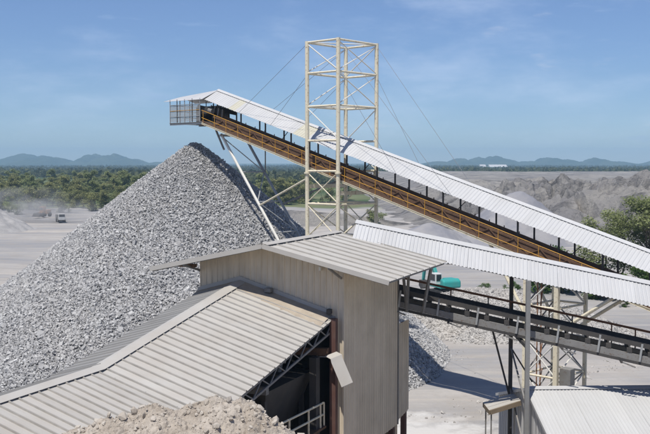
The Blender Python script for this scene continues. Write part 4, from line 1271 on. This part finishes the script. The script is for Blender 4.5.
MB().tube((3.6, -0.05, 4.2), (5.3, -0.05, 4.25), 0.08).build('stick_cylinder', M_GALV, ex)

# ================================================================== TRUCK in the yard
tk = empty('tipper_truck', (-81.0, 275.0, 0.1), radians(-66), 'small white tipper truck driving in dust across the yard', 'truck')
tk.scale = (0.85, 0.85, 0.85)
bevel(MB().poly([(2.2, -1.15, 0.7), (4.1, -1.15, 0.7), (4.1, -1.15, 1.9), (3.8, -1.15, 3.0), (2.2, -1.15, 3.0)], 2.3, (0, 1, 0)).build('cab', M_TRUCK, tk), 0.1)
MB().poly([(4.115, -1.0, 1.95), (4.115, 1.0, 1.95), (3.86, 1.0, 2.8), (3.86, -1.0, 2.8)], 0.02, (1, 0, 0.2)).build('windscreen', M_GLASS, tk)
for y in (-1.17, 1.15):
    MB().box(2.6, 3.6, y, y + 0.02, 1.9, 2.7).build('side_window', M_GLASS, tk)
    for x in (3.1, -1.2, -2.6):
        w_ = MB().tube((x, y - 0.12, 0.5), (x, y + 0.16, 0.5), 0.52, n=16).build('wheel', M_TYRE, tk)
        MB().tube((x, y - 0.14, 0.5), (x, y + 0.18, 0.5), 0.25, n=12).build('rim', M_GALV, w_)
MB().box(-3.8, 4.0, -0.5, 0.5, 0.6, 0.95).build('chassis', M_DARK, tk)
bevel(MB().poly([(-4.0, -1.2, 1.0), (2.0, -1.2, 1.0), (2.0, -1.2, 2.6), (-4.2, -1.2, 2.4)], 2.4, (0, 1, 0)).build('tipper_body', M_GREY, tk), 0.05)
for y in (-0.9, 0.8):
    MB().box(4.1, 4.13, y - 0.15, y + 0.15, 0.9, 1.1).build('headlight', M_WSTEEL, tk)
MB().box(4.05, 4.2, -1.15, 1.15, 0.5, 0.8).build('bumper', M_DARK, tk)
# loader hidden in the dust
ld = empty('wheel_loader', (-94.0, 300.0, 0.1), radians(250), 'orange wheel loader half lost in the dust at the tree line', 'loader')
bevel(MB().box(-2.8, -0.2, -1.1, 1.1, 1.0, 2.3).build('engine_body', M_ORANGE, ld), 0.15)
bevel(MB().box(-0.4, 1.0, -0.75, 0.75, 1.4, 3.4).build('cab', M_ORANGE, ld), 0.08)
MB().box(-0.42, 1.02, -0.6, 0.6, 2.2, 3.1).build('window', M_GLASS, ld)
MB().bar((0.8, -0.5, 1.5), (3.2, -0.5, 0.8), 0.25, 0.35).bar((0.8, 0.5, 1.5), (3.2, 0.5, 0.8), 0.25, 0.35).build('lift_arm', M_ORANGE, ld)
MB().poly([(3.1, -1.4, 0.2), (4.3, -1.4, 0.2), (3.9, -1.4, 0.5), (3.3, -1.4, 1.4), (3.1, -1.4, 1.3)], 2.8, (0, 1, 0)).build('bucket', M_DARK, ld)
for x in (-2.0, 1.6):
    for y in (-1.0, 1.0):
        MB().tube((x, y - 0.28, 0.75), (x, y + 0.28, 0.75), 0.76, n=18).build('wheel', M_TYRE, ld)

# far white warehouse on the plain
for (px, D, w_, dd) in ((497, 2300, 44, 0), (482, 2450, 14, 1)):
    fb = empty('warehouse', (hx(px, D), D, 0), 0.1, ('long white warehouse roof far out on the plain', 'small pale warehouse beside the long white one on the plain')[dd], 'building')
    MB().box(-w_ / 2, w_ / 2, -12, 12, 0, 8).build('wall', M_WSTEEL, fb)
    MB().quadbox([(-w_ / 2 - 1, -13, 8.01), (w_ / 2 + 1, -13, 8.01), (w_ / 2 + 1, 13, 8.01), (-w_ / 2 - 1, 13, 8.01), (-w_ / 2 - 1, -0.2, 14), (w_ / 2 + 1, -0.2, 14), (w_ / 2 + 1, 0.2, 14), (-w_ / 2 - 1, 0.2, 14)]).build('roof', M_WHITE, fb)

# ================================================================== VEGETATION
def leaves(clumps, n, size, rng):
    """n leaf quads spread through ellipsoid clumps [(cx,cy,cz,rx,ry,rz)]"""
    C = np.array(clumps, float)
    vol = C[:, 3] * C[:, 4] * C[:, 5]; pr = vol ** 0.7; pr /= pr.sum()
    idx = rng.choice(len(C), n, p=pr)
    d = rng.normal(size=(n, 3)); d /= np.linalg.norm(d, axis=1)[:, None]
    r = rng.uniform(0, 1, n) ** 0.45
    c = C[idx]
    P = c[:, :3] + d * r[:, None] * c[:, 3:6] * rng.uniform(0.85, 1.15, (n, 1))
    ph = rng.uniform(0, 2 * pi, n); ti = np.abs(rng.normal(0, 0.62, n)); td = rng.uniform(0, 2 * pi, n)
    ax_ = np.stack([np.cos(td), np.sin(td), np.zeros(n)], 1)
    def spin(v):
        v = np.stack([np.cos(ph) * v[0] - np.sin(ph) * v[1], np.sin(ph) * v[0] + np.cos(ph) * v[1], np.full(n, v[2])], 1)
        c_, s_ = np.cos(ti)[:, None], np.sin(ti)[:, None]
        return v * c_ + np.cross(ax_, v) * s_ + ax_ * (ax_ * v).sum(1)[:, None] * (1 - c_)
    s = size * rng.uniform(0.6, 1.4, n)
    q = np.array([(-0.5, 0, 0), (0.1, -0.38, 0.06), (0.55, 0, 0), (0.1, 0.38, 0.06)])
    V = np.stack([spin(v) for v in q], 1) * s[:, None, None] + P[:, None, :]
    F = np.arange(n * 4).reshape(n, 4)
    t = np.clip(rng.uniform(0, 1, len(C))[idx] * 0.55 + rng.uniform(0, 0.45, n), 0, 1)
    return V.reshape(-1, 3), F, np.repeat(t, 4)
def tree_meshes(name, h, spread, n, size, mat, seed, base=0.25, nclump=16, stems=1):
    rng = np.random.default_rng(seed)
    mb = MB(); cl = []
    for st in range(stems):
        ox, oy = (rng.normal(0, spread * 0.22, 2) if stems > 1 else (0, 0))
        top = Vector((ox * 1.8 + rng.normal(0, 0.3), oy * 1.8, h * 0.78))
        r0 = 0.02 * h / sqrt(stems) + 0.03
        mid = Vector((ox, oy, 0)).lerp(top, 0.5) + Vector((rng.normal(0, 0.2), rng.normal(0, 0.2), 0))
        mb.tube((ox, oy, -0.3), mid, r0, r0 * 0.6, 6).tube(mid, top, r0 * 0.6, r0 * 0.2, 6)
        for i in range(nclump // stems):
            f = base + (1 - base) * (i + rng.uniform(0, 0.8)) / max(1, nclump // stems)
            a = rng.uniform(0, 2 * pi); rad = spread * rng.uniform(0.15, 0.95) * (0.45 + 1.1 * sin(pi * min(1, max(0, (f - base) / (1 - base) * 0.85 + 0.12))))
            c = Vector((ox + rad * cos(a) * 0.75, oy + rad * sin(a) * 0.75, h * f))
            s = spread * rng.uniform(0.24, 0.46)
            cl.append((c.x, c.y, min(c.z, h - s * 0.6), s * rng.uniform(0.9, 1.3), s * rng.uniform(0.9, 1.3), s * rng.uniform(0.6, 0.95)))
            b = Vector((ox, oy, 0)).lerp(top, min(0.95, f * 0.85))
            mb.tube(b, c, r0 * 0.28, r0 * 0.08, 4, False)
    V, F, t = leaves(cl, n, size, rng)
    return big_mesh('crown', V, F, mat, t), mb.mesh('trunk', M_BARK)
def plant(name, meshes, loc, rz, sc, label, cat, group=None):
    e = empty(name, loc, rz, label, cat, group)
    e.scale = (sc, sc, sc)
    obj('crown', meshes[0], e); obj('trunk', meshes[1], e)
    return e
# big light-green trees right of the conveyor
T1 = tree_meshes('feathery', 14.5, 4.6, 15000, 0.30, M_LEAF, 5, 0.22, 34, 2)
T2 = tree_meshes('feathery', 11.5, 3.6, 10000, 0.28, M_LEAF, 8, 0.15, 26, 3)
plant('tree', T1, (43.4, 121, 0), 0.4, 0.94, 'tallest feathery light green tree behind the white conveyor roof', 'tree')
plant('tree', T2, (38.6, 124, 0), 1.9, 1.0, 'shorter feathery tree on the spoil side of the tallest tree', 'tree')
plant('tree', T2, (48.0, 126, 0), 3.1, 1.2, 'feathery green tree on the far side of the tallest tree', 'tree')
plant('tree', T2, (45.0, 117, 0), 4.3, 0.72, 'low feathery tree in front of the tallest one', 'tree')
B1_ = tree_meshes('shrub', 4.6, 2.6, 5200, 0.24, M_LEAFC, 15, 0.05, 16, 4)
B2_ = tree_meshes('shrub', 3.2, 2.2, 3800, 0.22, M_LEAFC, 19, 0.05, 14, 4)
for i, (x, y, s, lb) in enumerate(((33.5, 124, 1.35, 'bright green shrub at the foot of the spoil slope, clear of the feathery trees'), (36.5, 119, 1.25, 'bright green shrub in front of the shorter feathery tree'),
        (40.0, 117, 1.0, 'low bright shrub between the feathery trees and the conveyor'), (30.2, 128, 1.1, 'small bright shrub standing alone under the spoil slope'), (49.0, 118, 1.3, 'rounded green shrub beside the low feathery tree'))):
    plant('shrub', B1_ if i % 2 == 0 else B2_, (x, y, 0), i * 1.3, s, lb, 'shrub')
for i, (x, y, s) in enumerate(((22.0, 124, 0.42), (24.5, 121, 0.36), (26.5, 125, 0.45), (37.5, 112, 0.30), (41.0, 113, 0.32))):
    plant('weed_clump', B2_, (x, y, 0), i * 0.9, s, 'green weed clump on the pale yard beyond the lower conveyor', 'weeds', 'weed clumps beyond the lower conveyor')
# trees seen between tower and leaning trestle and through the gallery
T3 = tree_meshes('scrub', 10, 4.2, 2600, 0.55, M_LEAFB, 25, 0.12, 20, 2)
T4 = tree_meshes('scrub', 8, 3.6, 2200, 0.5, M_LEAFB, 26, 0.10, 18, 3)
T5 = tree_meshes('scrub', 12, 3.4, 2400, 0.55, M_LEAF, 27, 0.2, 18, 1)
T6 = tree_meshes('scrub', 6.5, 3.4, 1900, 0.45, M_LEAF, 28, 0.06, 16, 4)
TS = (T3, T4, T5, T6)
KIND = ('broad olive green tree', 'round olive green tree', 'slim tall light green tree', 'low light green bush-like tree')
rg = np.random.default_rng(51)
for i in range(26):
    D = rg.uniform(380, 470); px = rg.uniform(255, 345) if i > 14 else rg.uniform(262, 308)
    ti = int(rg.integers(0, 4))
    plant('tree', TS[ti], (hx(px, D), D, 0), rg.uniform(0, 6), rg.uniform(0.8, 1.25), KIND[ti] + ' standing beyond the berm behind the tower', 'tree', KIND[ti] + 's beyond the berm')
for (px, D, sc, lb) in ((368, 262, 0.55, 'low scrubby bush seen through the right side of the tower'), (375, 258, 0.6, 'round scrubby bush beside the far tower post'), (381, 266, 0.5, 'small scrubby bush on the yard past the far tower post'),
                        (418, 330, 0.75, 'dark scrubby bush glimpsed under the white conveyor roof'), (425, 336, 0.7, 'paler scrubby bush glimpsed under the white conveyor roof')):
    plant('shrub', T6 if px % 2 else T4, (hx(px, D), D, 0), px, sc, lb, 'shrub')
# tree belt along the left edge of the yard: individuals in front, one mass behind
for i in range(230):
    f = (i / 230) ** 0.8
    D = 318 + 330 * f + rg.uniform(-8, 8)
    px = rg.uniform(-20, 200)
    ti = int(rg.integers(0, 4))
    plant('tree', TS[ti], (hx(px, D), D, 0), rg.uniform(0, 6), rg.uniform(0.65, 1.2) * (0.75 if D < 335 else 1.0), KIND[ti] + ' in the belt along the dusty yard', 'tree', KIND[ti] + 's of the belt')

def woodland(n, Dlo, Dhi, pxlo, pxhi, rng, hlo, hhi):
    D = np.exp(rng.uniform(np.log(Dlo), np.log(Dhi), n)); X = (rng.uniform(pxlo, pxhi, n) - 325) / 900 * D
    h = rng.uniform(hlo, hhi, n) * (0.8 + 0.5 * fbm(X / 90, D / 140, 3, 73))
    kp = (fbm(X / 300, D / 420, 3, 71) > 0.42) & ~((X > 10) & (D < 1120))
    X, D, h = X[kp], D[kp], h[kp]
    cl = np.stack([X, D, h * 0.55, h * rng.uniform(0.35, 0.6, len(X)), h * rng.uniform(0.35, 0.6, len(X)), h * 0.42], 1)
    k = 13
    C = np.repeat(cl, k, 0); m = len(C)
    d = rng.normal(size=(m, 3)); d /= np.linalg.norm(d, axis=1)[:, None]
    P = C[:, :3] + d * (rng.uniform(0, 1, m) ** 0.4)[:, None] * C[:, 3:6]
    sz = C[:, 5] * rng.uniform(0.45, 0.95, m)
    q = np.array([(-0.6, 0, 0), (0.1, -0.5, 0.1), (0.6, 0, 0), (0.1, 0.5, 0.1)])
    V = np.einsum('nij,kj->nki', rots(m, rng), q) * sz[:, None, None] + P[:, None, :]
    t = np.repeat(np.clip(np.repeat(rng.uniform(0, 1, len(cl)), k) * 0.6 + rng.uniform(0, 0.4, m), 0, 1), 4)
    return V.reshape(-1, 3), np.arange(m * 4).reshape(m, 4), t
V, F, t = woodland(24000, 640, 6000, -60, 720, rg, 5, 11)
tag(obj('woodland', big_mesh('woodland', V, F, M_WOOD, t)), 'wooded plain running to the foot of the hills', None, None, 'stuff')

# ================================================================== AIR
dc = MB()
V0 = IV * 1.0
me = bpy.data.meshes.new('dust_cloud')
import bmesh
bm = bmesh.new(); bmesh.ops.create_icosphere(bm, subdivisions=3, radius=1.0); bm.to_mesh(me); bm.free()
g = G('airborne_dust')
for n_ in list(g.t.nodes):
    if n_.type != 'OUTPUT_MATERIAL': g.t.nodes.remove(n_)
pv = g.n('ShaderNodeVolumePrincipled')
pv.inputs['Color'].default_value = (0.92, 0.90, 0.88, 1)
nv = g.noise(g.pos((1, 1, 1), obj=True), 2.6, 5, 0.6, 0.46, 0.72)
# thins out towards the rim of the cloud
tcn = g.n('ShaderNodeTexCoord'); ln = g.n('ShaderNodeVectorMath', operation='LENGTH'); g.l(tcn.outputs['Object'], ln.inputs[0])
fr = g.n('ShaderNodeMapRange'); fr.inputs['From Min'].default_value = 1.0; fr.inputs['From Max'].default_value = 0.2; g.l(ln.outputs['Value'], fr.inputs['Value'])
g.l(g.mul(g.mul(nv, fr.outputs[0]), 0.34), pv.inputs['Density'])
g.l(pv.outputs[0], g.t.nodes['Material Output'].inputs['Volume'])
me.materials.append(g.m)
d = tag(obj('dust_cloud', me), 'pale dust cloud drifting over the yard behind the truck', None, None, 'stuff')
d.location = (-92, 276, 2.2); d.scale = (25, 12, 9.5)

hz = MB().box(-7500, 7500, -300, 6900, -12, 125)
g = G('haze_air')
for n_ in list(g.t.nodes):
    if n_.type != 'OUTPUT_MATERIAL': g.t.nodes.remove(n_)
pv = g.n('ShaderNodeVolumePrincipled')
pv.inputs['Color'].default_value = (0.50, 0.77, 1.0, 1)
pv.inputs['Density'].default_value = 1.9e-4
g.l(pv.outputs[0], g.t.nodes['Material Output'].inputs['Volume'])
tag(hz.build('haze', g.m), 'thin blue haze over the plain', None, None, 'stuff')
